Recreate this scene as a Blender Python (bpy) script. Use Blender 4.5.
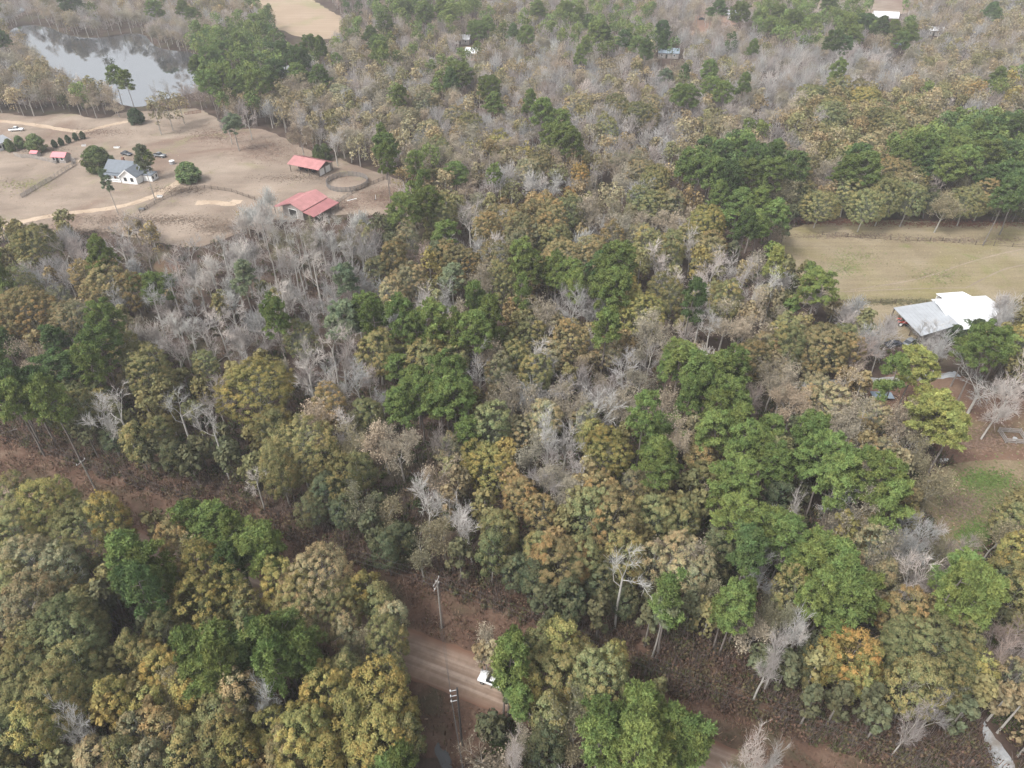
import bpy, bmesh, math, random
import numpy as np
from mathutils import Vector, Matrix

# ------------------------------------------------------------------ camera, sky, sun, exposure
S = bpy.context.scene
for o in list(bpy.data.objects):
    bpy.data.objects.remove(o)
PITCH = math.radians(38.0); FOC = 710.0; CAMH = 100.0
cam = bpy.data.cameras.new('camera'); camo = bpy.data.objects.new('camera', cam)
S.collection.objects.link(camo); S.camera = camo
camo.location = (0, 0, CAMH); camo.rotation_euler = (math.radians(90) - PITCH, 0, 0)
cam.sensor_width = 36; cam.lens = FOC / 1024 * 36; cam.clip_start = 0.5; cam.clip_end = 9000

SUN_EL, SUN_AZ = math.radians(52), math.radians(235)      # azimuth clockwise from +Y
W = bpy.data.worlds.new('World'); S.world = W; W.use_nodes = True
nt = W.node_tree; nt.nodes.clear()
sky = nt.nodes.new('ShaderNodeTexSky'); sky.sky_type = 'NISHITA'; sky.sun_disc = False
sky.sun_elevation = SUN_EL; sky.sun_rotation = SUN_AZ
sky.air_density = 1.0; sky.dust_density = 4.0; sky.ozone_density = 1.0
hs = nt.nodes.new('ShaderNodeHueSaturation'); hs.inputs['Saturation'].default_value = 0.22
bg = nt.nodes.new('ShaderNodeBackground'); bg.inputs['Strength'].default_value = 0.14
wo = nt.nodes.new('ShaderNodeOutputWorld')
nt.links.new(sky.outputs[0], hs.inputs['Color']); nt.links.new(hs.outputs[0], bg.inputs[0]); nt.links.new(bg.outputs[0], wo.inputs[0])
sl = bpy.data.lights.new('sun', 'SUN'); so = bpy.data.objects.new('sun', sl); S.collection.objects.link(so)
sl.energy = 1.5; sl.angle = math.radians(14); sl.color = (1.0, 0.97, 0.92)
sd = Vector((math.sin(SUN_AZ) * math.cos(SUN_EL), math.cos(SUN_AZ) * math.cos(SUN_EL), math.sin(SUN_EL)))
so.rotation_euler = sd.to_track_quat('Z', 'Y').to_euler()
vs = S.view_settings; vs.view_transform = 'Standard'; vs.look = 'None'; vs.gamma = 1; vs.use_curve_mapping = False
vs.exposure = 1.03
S.cycles.use_denoising = True; S.cycles.use_adaptive_sampling = False; S.cycles.filter_width = 1.5
S.cycles.max_bounces = 6; S.cycles.diffuse_bounces = 3; S.cycles.glossy_bounces = 2; S.cycles.transmission_bounces = 3
S.cycles.volume_bounces = 0; S.cycles.caustics_reflective = False; S.cycles.caustics_refractive = False
HAZE = 0.00027

rng = np.random.default_rng(7); rnd = random.Random(11)
CP, SP = math.cos(PITCH), math.sin(PITCH)

def G(px, py, z=0.0):
    """the point at height z that the photograph shows at px, py"""
    a = (px - 512) / FOC; b = (384 - py) / FOC
    d = (a, CP + b * SP, -SP + b * CP); t = (z - CAMH) / d[2]
    return Vector((d[0] * t, d[1] * t, z))
def PJ(X, Y, Z):
    dz = Z - CAMH; d = Y * CP - dz * SP; u = Y * SP + dz * CP
    if d < 1: return (-9999, -9999, 1)
    return (512 + FOC * X / d, 384 - FOC * u / d, d)

# ------------------------------------------------------------------ materials
def mat(name):
    m = bpy.data.materials.new(name); m.use_nodes = True
    n = m.node_tree.nodes; n.clear()
    out = n.new('ShaderNodeOutputMaterial')
    return m, n, m.node_tree.links, out
def noise(n, l, scale, detail=4, rough=0.6, coord='Object', dist=0.0):
    tc = n.new('ShaderNodeTexCoord'); t = n.new('ShaderNodeTexNoise')
    t.inputs['Scale'].default_value = scale; t.inputs['Detail'].default_value = detail; t.inputs['Roughness'].default_value = rough
    t.inputs['Distortion'].default_value = dist
    l.new(tc.outputs[coord], t.inputs['Vector'])
    return t
def ramp(n, l, src, stops):
    r = n.new('ShaderNodeValToRGB'); e = r.color_ramp.elements
    while len(e) < len(stops): e.new(0.5)
    for k, (p, c) in enumerate(stops):
        e[k].position = p; e[k].color = (*c, 1) if len(c) == 3 else c
    l.new(src, r.inputs[0]); return r
def mixc(n, l, a, b, f, mode='MIX'):
    m = n.new('ShaderNodeMix'); m.data_type = 'RGBA'; m.blend_type = mode
    if isinstance(f, (int, float)): m.inputs[0].default_value = f
    else: l.new(f, m.inputs[0])
    for s, v in ((6, a), (7, b)):
        if isinstance(v, tuple): m.inputs[s].default_value = (*v, 1)
        else: l.new(v, m.inputs[s])
    return m.outputs[2]
def simple(name, col, rough=0.6, var=0.25, scale=1.5, metal=0.0, spec=0.3, bump=0.0, objcol=False):
    m, n, l, out = mat(name)
    b = n.new('ShaderNodeBsdfPrincipled'); b.inputs['Roughness'].default_value = rough; b.inputs['Metallic'].default_value = metal
    b.inputs['Specular IOR Level'].default_value = spec
    t = noise(n, l, scale, 5, 0.65)
    r = ramp(n, l, t.outputs['Fac'], [(0.25, tuple(c * (1 - var) for c in col)), (0.75, tuple(min(1, c * (1 + var * .7)) for c in col))])
    src = r.outputs[0]
    if objcol:
        oi = n.new('ShaderNodeObjectInfo'); src = mixc(n, l, src, oi.outputs['Color'], 1.0, 'MULTIPLY')
    l.new(src, b.inputs['Base Color'])
    if bump:
        bp = n.new('ShaderNodeBump'); bp.inputs['Strength'].default_value = bump; l.new(t.outputs['Fac'], bp.inputs['Height']); l.new(bp.outputs[0], b.inputs['Normal'])
    l.new(b.outputs[0], out.inputs[0]); return m

def leaf_material(name, trans=0.3):
    """thin leaves: the tree's own colour times a per-leaf tint"""
    m, n, l, out = mat(name)
    oi = n.new('ShaderNodeObjectInfo'); at = n.new('ShaderNodeAttribute'); at.attribute_name = 'tint'
    c = mixc(n, l, oi.outputs['Color'], at.outputs['Color'], 1.0, 'MULTIPLY')
    d = n.new('ShaderNodeBsdfDiffuse'); t = n.new('ShaderNodeBsdfTranslucent'); mx = n.new('ShaderNodeMixShader')
    mx.inputs[0].default_value = trans
    l.new(c, d.inputs[0]); l.new(c, t.inputs[0]); l.new(d.outputs[0], mx.inputs[1]); l.new(t.outputs[0], mx.inputs[2])
    l.new(mx.outputs[0], out.inputs[0]); return m
M_LEAF = leaf_material('leaf', 0.15)
M_NEEDLE = leaf_material('needle', 0.12)
M_TWIG = leaf_material('twig', 0.0)
M_BARK = simple('bark', (1, 1, 1), 0.9, 0.35, 1.2, objcol=True, bump=0.3)

def ground_mat(name, stops, s1, patch=None, s2=0.03, fine=(0.75, 1.2), bump=0.3, rough=0.95, green=None, streak=None):
    m, n, l, out = mat(name)
    b = n.new('ShaderNodeBsdfPrincipled'); b.inputs['Roughness'].default_value = rough; b.inputs['Specular IOR Level'].default_value = 0.1
    t = noise(n, l, s1, 8, 0.62, dist=0.4)
    c = ramp(n, l, t.outputs['Fac'], stops).outputs[0]
    if patch:
        t2 = noise(n, l, s2, 5, 0.6, dist=0.8)
        f = ramp(n, l, t2.outputs['Fac'], [(0.50, (0, 0, 0)), (0.66, (1, 1, 1))])
        c = mixc(n, l, c, patch, f.outputs[0])
    if green:
        t4 = noise(n, l, 0.045, 6, 0.7, dist=1.2)
        f4 = ramp(n, l, t4.outputs['Fac'], [(0.56, (0, 0, 0)), (0.70, (1, 1, 1))])
        c = mixc(n, l, c, green, f4.outputs[0])
    if streak:
        tc = n.new('ShaderNodeTexCoord'); mp = n.new('ShaderNodeMapping'); mp.inputs['Rotation'].default_value = (0, 0, streak[0]); mp.inputs['Scale'].default_value = (streak[1], streak[2], 1)
        l.new(tc.outputs['Object'], mp.inputs[0]); ts = n.new('ShaderNodeTexNoise'); ts.inputs['Scale'].default_value = 1; ts.inputs['Detail'].default_value = 5; ts.inputs['Roughness'].default_value = .65
        l.new(mp.outputs[0], ts.inputs['Vector']); gs = ramp(n, l, ts.outputs['Fac'], [(.32, (.88, .87, .86)), (.66, (1.10, 1.09, 1.08))])
        c = mixc(n, l, c, gs.outputs[0], 1.0, 'MULTIPLY')
    t3 = noise(n, l, 2.2, 4, 0.7)
    g = ramp(n, l, t3.outputs['Fac'], [(0.3, (fine[0],) * 3), (0.7, (fine[1],) * 3)])
    c = mixc(n, l, c, g.outputs[0], 1.0, 'MULTIPLY')
    l.new(c, b.inputs['Base Color'])
    bp = n.new('ShaderNodeBump'); bp.inputs['Strength'].default_value = bump; bp.inputs['Distance'].default_value = 0.3
    l.new(t3.outputs['Fac'], bp.inputs['Height']); l.new(bp.outputs[0], b.inputs['Normal'])
    l.new(b.outputs[0], out.inputs[0]); return m
M_FLOOR = ground_mat('leaf_litter', [(0.3, (.04, .028, .022)), (0.5, (.07, .048, .038)), (0.72, (.12, .088, .07))], 0.12, (.085, .075, .045), 0.06)
M_PAST = ground_mat('dry_pasture', [(0.3, (.18, .143, .113)), (0.5, (.255, .205, .164)), (0.7, (.31, .255, .206))], 0.05, (.19, .135, .105), 0.022, (0.8, 1.15), green=(.215, .195, .115), streak=(.35, .05, .16))
M_FIELD = ground_mat('hay_field', [(0.3, (.185, .15, .095)), (0.5, (.235, .195, .128)), (0.7, (.275, .232, .165))], 0.06, (.20, .175, .085), 0.028, (0.78, 1.18), green=(.15, .17, .06), streak=(-.25, .03, .45))
M_CROP = ground_mat('tilled_soil', [(0.3, (.29, .22, .155)), (0.7, (.35, .27, .20))], 0.03, (.25, .23, .13), 0.02, (0.9, 1.1), streak=(.9, .015, .35))
M_YARD = ground_mat('pine_straw_yard', [(0.3, (.105, .062, .045)), (0.5, (.15, .09, .064)), (0.7, (.19, .13, .09))], 0.1, (.15, .12, .065), 0.05)
M_CLEAR = ground_mat('clearing_grass', [(0.3, (.135, .10, .06)), (0.5, (.18, .14, .085)), (0.7, (.23, .18, .12))], 0.1, (.13, .125, .05), 0.05, green=(.10, .145, .04))
M_GREEN = ground_mat('green_grass', [(0.3, (.085, .125, .035)), (0.7, (.13, .165, .055))], 0.3, (.17, .15, .075), 0.3)
M_WEED = ground_mat('weedy_verge', [(0.3, (.065, .040, .030)), (0.5, (.115, .07, .05)), (0.7, (.165, .115, .082))], 0.25, (.075, .062, .038), 0.12)
M_DRIVE = ground_mat('sandy_drive', [(0.3, (.37, .285, .21)), (0.7, (.47, .37, .28))], 0.15, (.33, .25, .18), 0.12, (0.9, 1.1))
M_GRAVEL = ground_mat('grey_gravel', [(0.3, (.26, .27, .28)), (0.7, (.40, .41, .42))], 0.4, (.22, .2, .18), 0.3, (0.8, 1.15))
M_RED = ground_mat('red_dirt', [(0.3, (.21, .13, .10)), (0.7, (.29, .20, .15))], 0.1, (.25, .19, .14), 0.05)

def road_mat():
    m, n, l, out = mat('dirt_road')
    b = n.new('ShaderNodeBsdfPrincipled'); b.inputs['Roughness'].default_value = 0.95; b.inputs['Specular IOR Level'].default_value = 0.1
    tc = n.new('ShaderNodeTexCoord'); mp = n.new('ShaderNodeMapping'); mp.vector_type = 'POINT'
    mp.inputs['Scale'].default_value = (0.03, 1.1, 1)
    l.new(tc.outputs['Object'], mp.inputs[0])
    t = n.new('ShaderNodeTexNoise'); t.inputs['Scale'].default_value = 1.0; t.inputs['Detail'].default_value = 4
    l.new(mp.outputs[0], t.inputs['Vector'])
    c = ramp(n, l, t.outputs['Fac'], [(0.3, (.18, .125, .092)), (0.5, (.235, .17, .13)), (0.68, (.33, .26, .21))]).outputs[0]
    t2 = noise(n, l, 0.8, 6, 0.7)
    g = ramp(n, l, t2.outputs['Fac'], [(0.3, (.82,) * 3), (0.7, (1.15,) * 3)])
    c = mixc(n, l, c, g.outputs[0], 1.0, 'MULTIPLY')
    # reddish shoulder clay
    sep = n.new('ShaderNodeSeparateXYZ'); l.new(tc.outputs['Object'], sep.inputs[0])
    ab = n.new('ShaderNodeMath'); ab.operation = 'ABSOLUTE'; l.new(sep.outputs['Y'], ab.inputs[0])
    f = ramp(n, l, ab.outputs[0], [(0.0, (0, 0, 0)), (1.0, (1, 1, 1))])
    mr = n.new('ShaderNodeMapRange'); mr.inputs[1].default_value = 2.2; mr.inputs[2].default_value = 3.6
    l.new(ab.outputs[0], mr.inputs[0])
    c = mixc(n, l, c, (.15, .085, .058), mr.outputs[0])
    l.new(c, b.inputs['Base Color']); l.new(b.outputs[0], out.inputs[0]); return m
M_ROAD = road_mat()

def water_mat(name, col, rough, ior):
    m, n, l, out = mat(name)
    b = n.new('ShaderNodeBsdfPrincipled'); b.inputs['Base Color'].default_value = (*col, 1); b.inputs['Roughness'].default_value = rough
    b.inputs['IOR'].default_value = ior; b.inputs['Specular IOR Level'].default_value = 0.6
    t = noise(n, l, 0.6, 3, 0.5); bp = n.new('ShaderNodeBump'); bp.inputs['Strength'].default_value = 0.004; bp.inputs['Distance'].default_value = 0.05
    l.new(t.outputs['Fac'], bp.inputs['Height']); l.new(bp.outputs[0], b.inputs['Normal'])
    l.new(b.outputs[0], out.inputs[0]); return m
M_WATER = water_mat('lake_water', (.03, .035, .04), 0.03, 4.6)
M_DITCH = water_mat('ditch_water', (.03, .03, .028), 0.06, 1.5)

M_WHITE = simple('white_paint', (.78, .78, .77), 0.5, 0.08)
M_WHITEM = simple('white_metal_roof', (.64, .65, .67), 0.45, 0.12, 0.3, spec=0.4)
M_GREYM = simple('weathered_metal_roof', (.33, .345, .365), 0.5, 0.18, 0.35, spec=0.4)
M_SHINGLE = simple('grey_shingle', (.16, .18, .205), 0.85, 0.2, 0.8)
M_PINK = simple('faded_red_metal', (.40, .185, .18), 0.5, 0.24, 0.45, spec=0.4)
M_PINKD = simple('red_metal', (.33, .135, .135), 0.5, 0.24, 0.45, spec=0.4)
M_PINKL = simple('pink_metal', (.60, .22, .24), 0.5, 0.12, 0.6)
M_BOARD = simple('weathered_board', (.30, .275, .255), 0.9, 0.3, 1.0)
M_PEN = simple('pen_board', (.19, .175, .165), 0.9, 0.3, 1.0)
M_POSTW = simple('dark_post_wood', (.12, .095, .075), 0.9, 0.35, 1.5)
M_POLE = simple('pole_wood', (.30, .275, .245), 0.85, 0.3, 1.5)
M_POLED = simple('tarred_pole_wood', (.045, .04, .038), 0.8, 0.3, 1.5)
M_STEEL = simple('galvanised_steel', (.52, .53, .54), 0.4, 0.12, 2.0, metal=0.5)
M_DARK = simple('dark_interior', (.03, .028, .026), 0.9, 0.3)
M_GLASS = simple('window_glass', (.03, .035, .04), 0.08, 0.1, spec=0.6)
M_RUB = simple('tyre_rubber', (.02, .02, .02), 0.8, 0.2)
M_CARW = simple('white_car_paint', (.82, .83, .84), 0.25, 0.03, spec=0.6)
M_CARD = simple('dark_car_paint', (.03, .035, .05), 0.25, 0.1, spec=0.6)
M_CARS = simple('grey_car_paint', (.16, .17, .18), 0.3, 0.1, spec=0.6)
M_REDP = simple('red_machine_paint', (.55, .045, .025), 0.4, 0.12)
M_BLUEG = simple('blue_grey_deck', (.20, .245, .29), 0.6, 0.2, 0.8)
M_BLUE = simple('blue_tarp', (.16, .30, .50), 0.6, 0.2, 0.8)
M_WIRE = simple('power_cable', (.06, .06, .06), 0.5, 0.05)
M_BROWN = simple('brown_board', (.23, .12, .08), 0.8, 0.25)
M_BALE = simple('grey_drum', (.33, .33, .34), 0.6, 0.2)

# ------------------------------------------------------------------ helpers
def link(o): S.collection.objects.link(o); return o
def tag(o, label=None, cat=None, group=None, kind=None):
    if label: o['label'] = label
    if cat: o['category'] = cat
    if group: o['group'] = group
    if kind: o['kind'] = kind
    return o
def empty(name, loc, rz=0.0, label=None, cat=None, group=None):
    o = link(bpy.data.objects.new(name, None)); o.location = loc; o.rotation_euler = (0, 0, rz); o.empty_display_size = 0.5
    return tag(o, label, cat, group)
class MB:
    def __init__(s): s.bm = bmesh.new()
    def box(s, c, size, rz=0.0, bev=0.0):
        r = bmesh.ops.create_cube(s.bm, size=1.0)
        Mx = Matrix.Translation(c) @ Matrix.Rotation(rz, 4, 'Z') @ Matrix.Diagonal((*size, 1))
        bmesh.ops.transform(s.bm, matrix=Mx, verts=r['verts'])
        if bev:
            es = list({e for v in r['verts'] for e in v.link_edges})
            bmesh.ops.bevel(s.bm, geom=es, offset=bev, segments=1, affect='EDGES')
        return s
    def tube(s, a, b, r1, r2=None, n=8):
        a, b = Vector(a), Vector(b); r2 = r1 if r2 is None else r2
        d = b - a; q = d.to_track_quat('Z', 'Y').to_matrix().to_4x4()
        r = bmesh.ops.create_cone(s.bm, cap_ends=True, segments=n, radius1=r1, radius2=r2, depth=d.length)
        bmesh.ops.transform(s.bm, matrix=Matrix.Translation((a + b) / 2) @ q, verts=r['verts']); return s
    def poly(s, pts, thick=None):
        vs_ = [s.bm.verts.new(p) for p in pts]; f = s.bm.faces.new(vs_)
        if thick:
            r = bmesh.ops.extrude_face_region(s.bm, geom=[f])
            bmesh.ops.translate(s.bm, vec=thick, verts=[v for v in r['geom'] if isinstance(v, bmesh.types.BMVert)])
        return s
    def build(s, name, m, parent=None, smooth=False):
        bmesh.ops.recalc_face_normals(s.bm, faces=s.bm.faces[:])
        me = bpy.data.meshes.new(name); s.bm.to_mesh(me); s.bm.free(); me.materials.append(m)
        if smooth: me.polygons.foreach_set('use_smooth', [True] * len(me.polygons))
        o = link(bpy.data.objects.new(name, me)); o.parent = parent
        return o

# ------------------------------------------------------------------ the ground and what lies on it
def polyline_jitter(pts, step, amp, closed=True):
    out = []; N = len(pts)
    for i in range(N if closed else N - 1):
        a, b = pts[i], pts[(i + 1) % N]; k = max(1, int((b - a).length / step))
        nrm = Vector((-(b - a).y, (b - a).x, 0)).normalized() if (b - a).length > 0 else Vector((0, 0, 0))
        for j in range(k):
            p = a.lerp(b, j / k)
            out.append(p + nrm * rnd.uniform(-amp, amp))
    return out
def smooth_closed(pts, it=2):
    for _ in range(it):
        q = []
        for i in range(len(pts)):
            a, b = pts[i], pts[(i + 1) % len(pts)]
            q += [a.lerp(b, .25), a.lerp(b, .75)]
        pts = q
    return pts
CLEARINGS = []
def sheet(name, px, m, z, step=2.0, amp=0.8, clear=True, label=None, smooth=2):
    w = [G(*p) for p in px]
    if smooth: w = smooth_closed(w, smooth)
    if clear: CLEARINGS.append(np.array([(v.x, v.y) for v in w]))
    p = polyline_jitter(w, step, amp)
    me = bpy.data.meshes.new(name); me.from_pydata([(v.x, v.y, z) for v in p], [], [list(range(len(p)))]); me.materials.append(m)
    if me.polygons[0].normal.z < 0: me.flip_normals()
    o = link(bpy.data.objects.new(name, me)); return tag(o, label, None, None, 'structure')
def strip(name, px, width, m, z, clear=0.0, jit=0.25):
    w = [G(*p) for p in px]
    for _ in range(3):
        q = [w[0]]
        for a, b in zip(w, w[1:]): q += [a.lerp(b, .25), a.lerp(b, .75)]
        w = q + [w[-1]]
    vs_, fs = [], []
    for i, p in enumerate(w):
        t = (w[min(i + 1, len(w) - 1)] - w[max(i - 1, 0)]).normalized(); n = Vector((-t.y, t.x, 0))
        hw = width / 2 * (1 + rnd.uniform(-jit, jit))
        vs_ += [(p + n * hw).to_tuple()[:2] + (z,), (p - n * hw).to_tuple()[:2] + (z,)]
        if i: fs.append((2 * i - 2, 2 * i - 1, 2 * i + 1, 2 * i))
    me = bpy.data.meshes.new(name); me.from_pydata(vs_, [], fs); me.materials.append(m)
    o = link(bpy.data.objects.new(name, me)); tag(o, kind='structure')
    if clear: STRIPS.append((np.array([(v.x, v.y) for v in w]), clear))
    return o
STRIPS = []

me = bpy.data.meshes.new('ground'); me.from_pydata([(-5000, -1500, 0), (5000, -1500, 0), (5000, 8000, 0), (-5000, 8000, 0)], [], [(0, 1, 2, 3)])
me.materials.append(M_FLOOR); tag(link(bpy.data.objects.new('ground', me)), kind='structure')

LAKE = [(8, 30), (24, 25), (46, 26), (62, 33), (80, 38), (104, 38), (128, 33), (146, 34), (152, 46), (172, 51), (196, 52), (190, 64), (204, 74),
        (206, 88), (188, 95), (160, 100), (140, 108), (124, 106), (108, 98), (92, 93), (78, 90), (66, 78), (46, 66), (28, 58), (8, 48)]
sheet('lake', LAKE, M_WATER, 0.03, 4, 0.5)
sheet('pond', [(-60, 2), (0, 4), (16, 5), (27, 9), (20, 14), (6, 20), (-60, 22)], M_WATER, 0.03, 4, 0.5)
sheet('pasture', [(-120, 108), (0, 112), (30, 118), (66, 112), (100, 121), (125, 110), (160, 112), (200, 106), (232, 132), (262, 126), (300, 148), (335, 156),
                  (372, 172), (418, 184), (398, 216), (335, 214), (300, 220), (262, 218), (232, 236), (200, 248), (150, 242), (100, 230), (50, 232), (0, 240), (-120, 262)], M_PAST, 0.02)
sheet('hay_field', [(778, 228), (850, 219), (900, 221), (1024, 223), (1160, 226), (1160, 318), (1040, 304), (1010, 318), (960, 322), (930, 338), (890, 352), (862, 336), (840, 314), (806, 298), (784, 262)], M_FIELD, 0.02)
sheet('tilled_field', [(240, -4), (300, -8), (322, 6), (352, 24), (341, 39), (302, 39), (262, 22)], M_CROP, 0.02, 4, 1)
sheet('yard', [(862, 384), (905, 372), (960, 372), (1000, 400), (1150, 405), (1150, 470), (1024, 466), (955, 470), (920, 430), (880, 420)], M_YARD, 0.02)
sheet('grass_clearing', [(940, 462), (1024, 458), (1150, 462), (1150, 520), (1045, 530), (1020, 512), (990, 512), (985, 560), (958, 572), (938, 540), (925, 500)], M_CLEAR, 0.03)
sheet('far_yard', [(684, 14), (722, 10), (738, 26), (730, 44), (700, 46), (688, 32)], M_RED, 0.02, 4, 2, clear=False)
sheet('far_clearing', [(784, -6), (900, -8), (940, 2), (925, 12), (860, 18), (800, 10)], M_PAST, 0.02, 4, 1)
sheet('far_path', [(455, 48), (480, 44), (486, 58), (462, 64)], M_RED, 0.02, 4, 1)
sheet('sunken_clearing', [(150, 262), (176, 256), (182, 272), (160, 276)], M_YARD, 0.02, 1, .3)
sheet('gravel_drive', [(982, 716), (994, 736), (1010, 756), (1016, 770), (1024, 800), (994, 800), (994, 768), (984, 742)], M_GRAVEL, 0.04, 1, .15)

# the dirt road, its weedy verges, the ditch
RD = Vector((1, -0.395, 0)).normalized(); RN = Vector((0.395, 1, 0)).normalized(); RC = Vector((-12, 59, 0))
def road_pt(s, t, z=0.0): p = RC + RD * s + RN * t; return Vector((p.x, p.y, z))
def road_sheet(name, t0, t1, m, z, amp, s0=-190, s1=150, step=1.5):
    k = int((s1 - s0) / step); up = [(s0 + i * step, t1 + rnd.uniform(-amp, amp)) for i in range(k + 1)]; dn = [(s0 + i * step, t0 + rnd.uniform(-amp, amp)) for i in range(k + 1)]
    v = [(*u, z) for u in dn] + [(*u, z) for u in up]
    me = bpy.data.meshes.new(name); me.from_pydata(v, [], [(i, i + 1, k + 2 + i, k + 1 + i) for i in range(k)]); me.materials.append(m)
    o = link(bpy.data.objects.new(name, me)); o.location = RC; o.rotation_euler = (0, 0, math.atan2(RD.y, RD.x)); return tag(o, kind='structure')
road_sheet('verge', -12, 16.5, M_WEED, 0.02, 1.2)
road_sheet('road', -3.6, 3.9, M_ROAD, 0.06, 0.2)
sheet('ditch', [(434, 746), (439, 741), (442, 752), (447, 748), (452, 762), (455, 790), (446, 790), (442, 764), (437, 760)], M_DITCH, 0.05, .4, .12, False)
strip('drive', [(-60, 246), (0, 229), (15, 223), (60, 214), (118, 208), (150, 198), (170, 188), (182, 180), (187, 174)], 3.2, M_DRIVE, 0.045, 3)
strip('farm_track', [(-60, 118), (0, 121), (30, 124), (70, 131), (85, 132), (105, 126), (130, 121)], 3.0, M_DRIVE, 0.045, 2)
strip('farm_track', [(52, 177), (70, 166), (80, 160)], 2.4, M_DRIVE, 0.04)
strip('gravel_track', [(770, 388), (820, 383), (870, 381), (925, 378), (958, 374)], 2.0, M_GRAVEL, 0.05, 2.2)
strip('sandy_patch', [(196, 203), (214, 202), (232, 205), (238, 200)], 3.5, M_DRIVE, 0.04)
strip('wheel_track', [(850, 290), (920, 280), (968, 262), (1024, 248), (1090, 240)], 0.35, M_PAST, 0.035)
strip('wheel_track', [(966, 288), (985, 278), (1006, 268), (1030, 264)], 0.4, M_PAST, 0.035)
strip('wheel_track', [(838, 292), (880, 290), (940, 288), (966, 288)], 0.35, M_PAST, 0.035)

# ------------------------------------------------------------------ foliage meshes
def rand_unit(n):
    v = rng.normal(size=(n, 3)); return v / np.linalg.norm(v, axis=1)[:, None]
def leaf_quads(c, nrm, size, aspect=1.0):
    """one quad per centre, facing nrm, turned at random about it"""
    n = len(c); r = rand_unit(n); u = np.cross(nrm, r); u /= np.linalg.norm(u, axis=1)[:, None] + 1e-9
    v = np.cross(nrm, u); s = (np.asarray(size) * 0.5 * np.ones(n))[:, None]
    u = u * s; v = v * s * aspect
    return np.stack([c - u - v, c + u - v * 0.6, c + u * .9 + v, c - u * .7 + v], 1).reshape(-1, 3)
def norm(v): return v / (np.linalg.norm(v, axis=1)[:, None] + 1e-9)
class Geo:
    def __init__(s): s.v = []; s.q = []; s.t = []; s.n = 0
    def quads(s, v, tint):
        k = len(v) // 4; s.v.append(v); s.q.append(np.arange(k * 4).reshape(-1, 4) + s.n); s.t.append(np.repeat(tint, 4, 0)); s.n += k * 4
    def tubes(s, a, b, r1, r2, tint, sides=4):
        a = np.asarray(a, float); b = np.asarray(b, float); k = len(a)
        if not k: return
        d = norm(b - a); ref = np.where(np.abs(d[:, 2:3]) > 0.9, np.array([[1., 0, 0]]), np.array([[0, 0, 1.]]))
        u = norm(np.cross(d, ref)); w = np.cross(d, u)
        ang = np.arange(sides) / sides * 2 * np.pi
        ring = np.cos(ang)[None, :, None] * u[:, None] + np.sin(ang)[None, :, None] * w[:, None]
        A = a[:, None] + ring * np.asarray(r1)[:, None, None]; B = b[:, None] + ring * np.asarray(r2)[:, None, None]
        v = np.concatenate([A, B], 1).reshape(-1, 3)
        base = np.arange(k)[:, None] * 2 * sides
        i = np.arange(sides)[None]; j = (i + 1) % sides
        q = np.stack([base + i, base + j, base + sides + j, base + sides + i], -1).reshape(-1, 4)
        s.v.append(v); s.q.append(q + s.n); s.t.append(np.repeat(tint, 2 * sides, 0)); s.n += len(v)
    def mesh(s, name, m, smooth=False):
        V = np.concatenate(s.v); Q = np.concatenate(s.q); T = np.concatenate(s.t)
        me = bpy.data.meshes.new(name); me.vertices.add(len(V)); me.vertices.foreach_set('co', V.astype(np.float32).ravel())
        me.loops.add(len(Q) * 4); me.loops.foreach_set('vertex_index', Q.astype(np.int32).ravel())
        me.polygons.add(len(Q)); me.polygons.foreach_set('loop_start', np.arange(len(Q), dtype=np.int32) * 4)
        at = me.attributes.new('tint', 'FLOAT_COLOR', 'POINT')
        at.data.foreach_set('color', np.concatenate([T, np.ones((len(T), 1))], 1).astype(np.float32).ravel())
        me.materials.append(m); me.update(calc_edges=True)
        if smooth: me.polygons.foreach_set('use_smooth', [True] * len(me.polygons))
        return me
def tints(n, amt, hue=0.08):
    b = 1 + rng.uniform(-amt, amt, n); h = rng.uniform(-hue, hue, n)
    return np.stack([b * (1 + h), b, b * (1 - h * .5)], 1)
def WH(n, v=0.1): return tints(n, v, 0.02)

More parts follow.
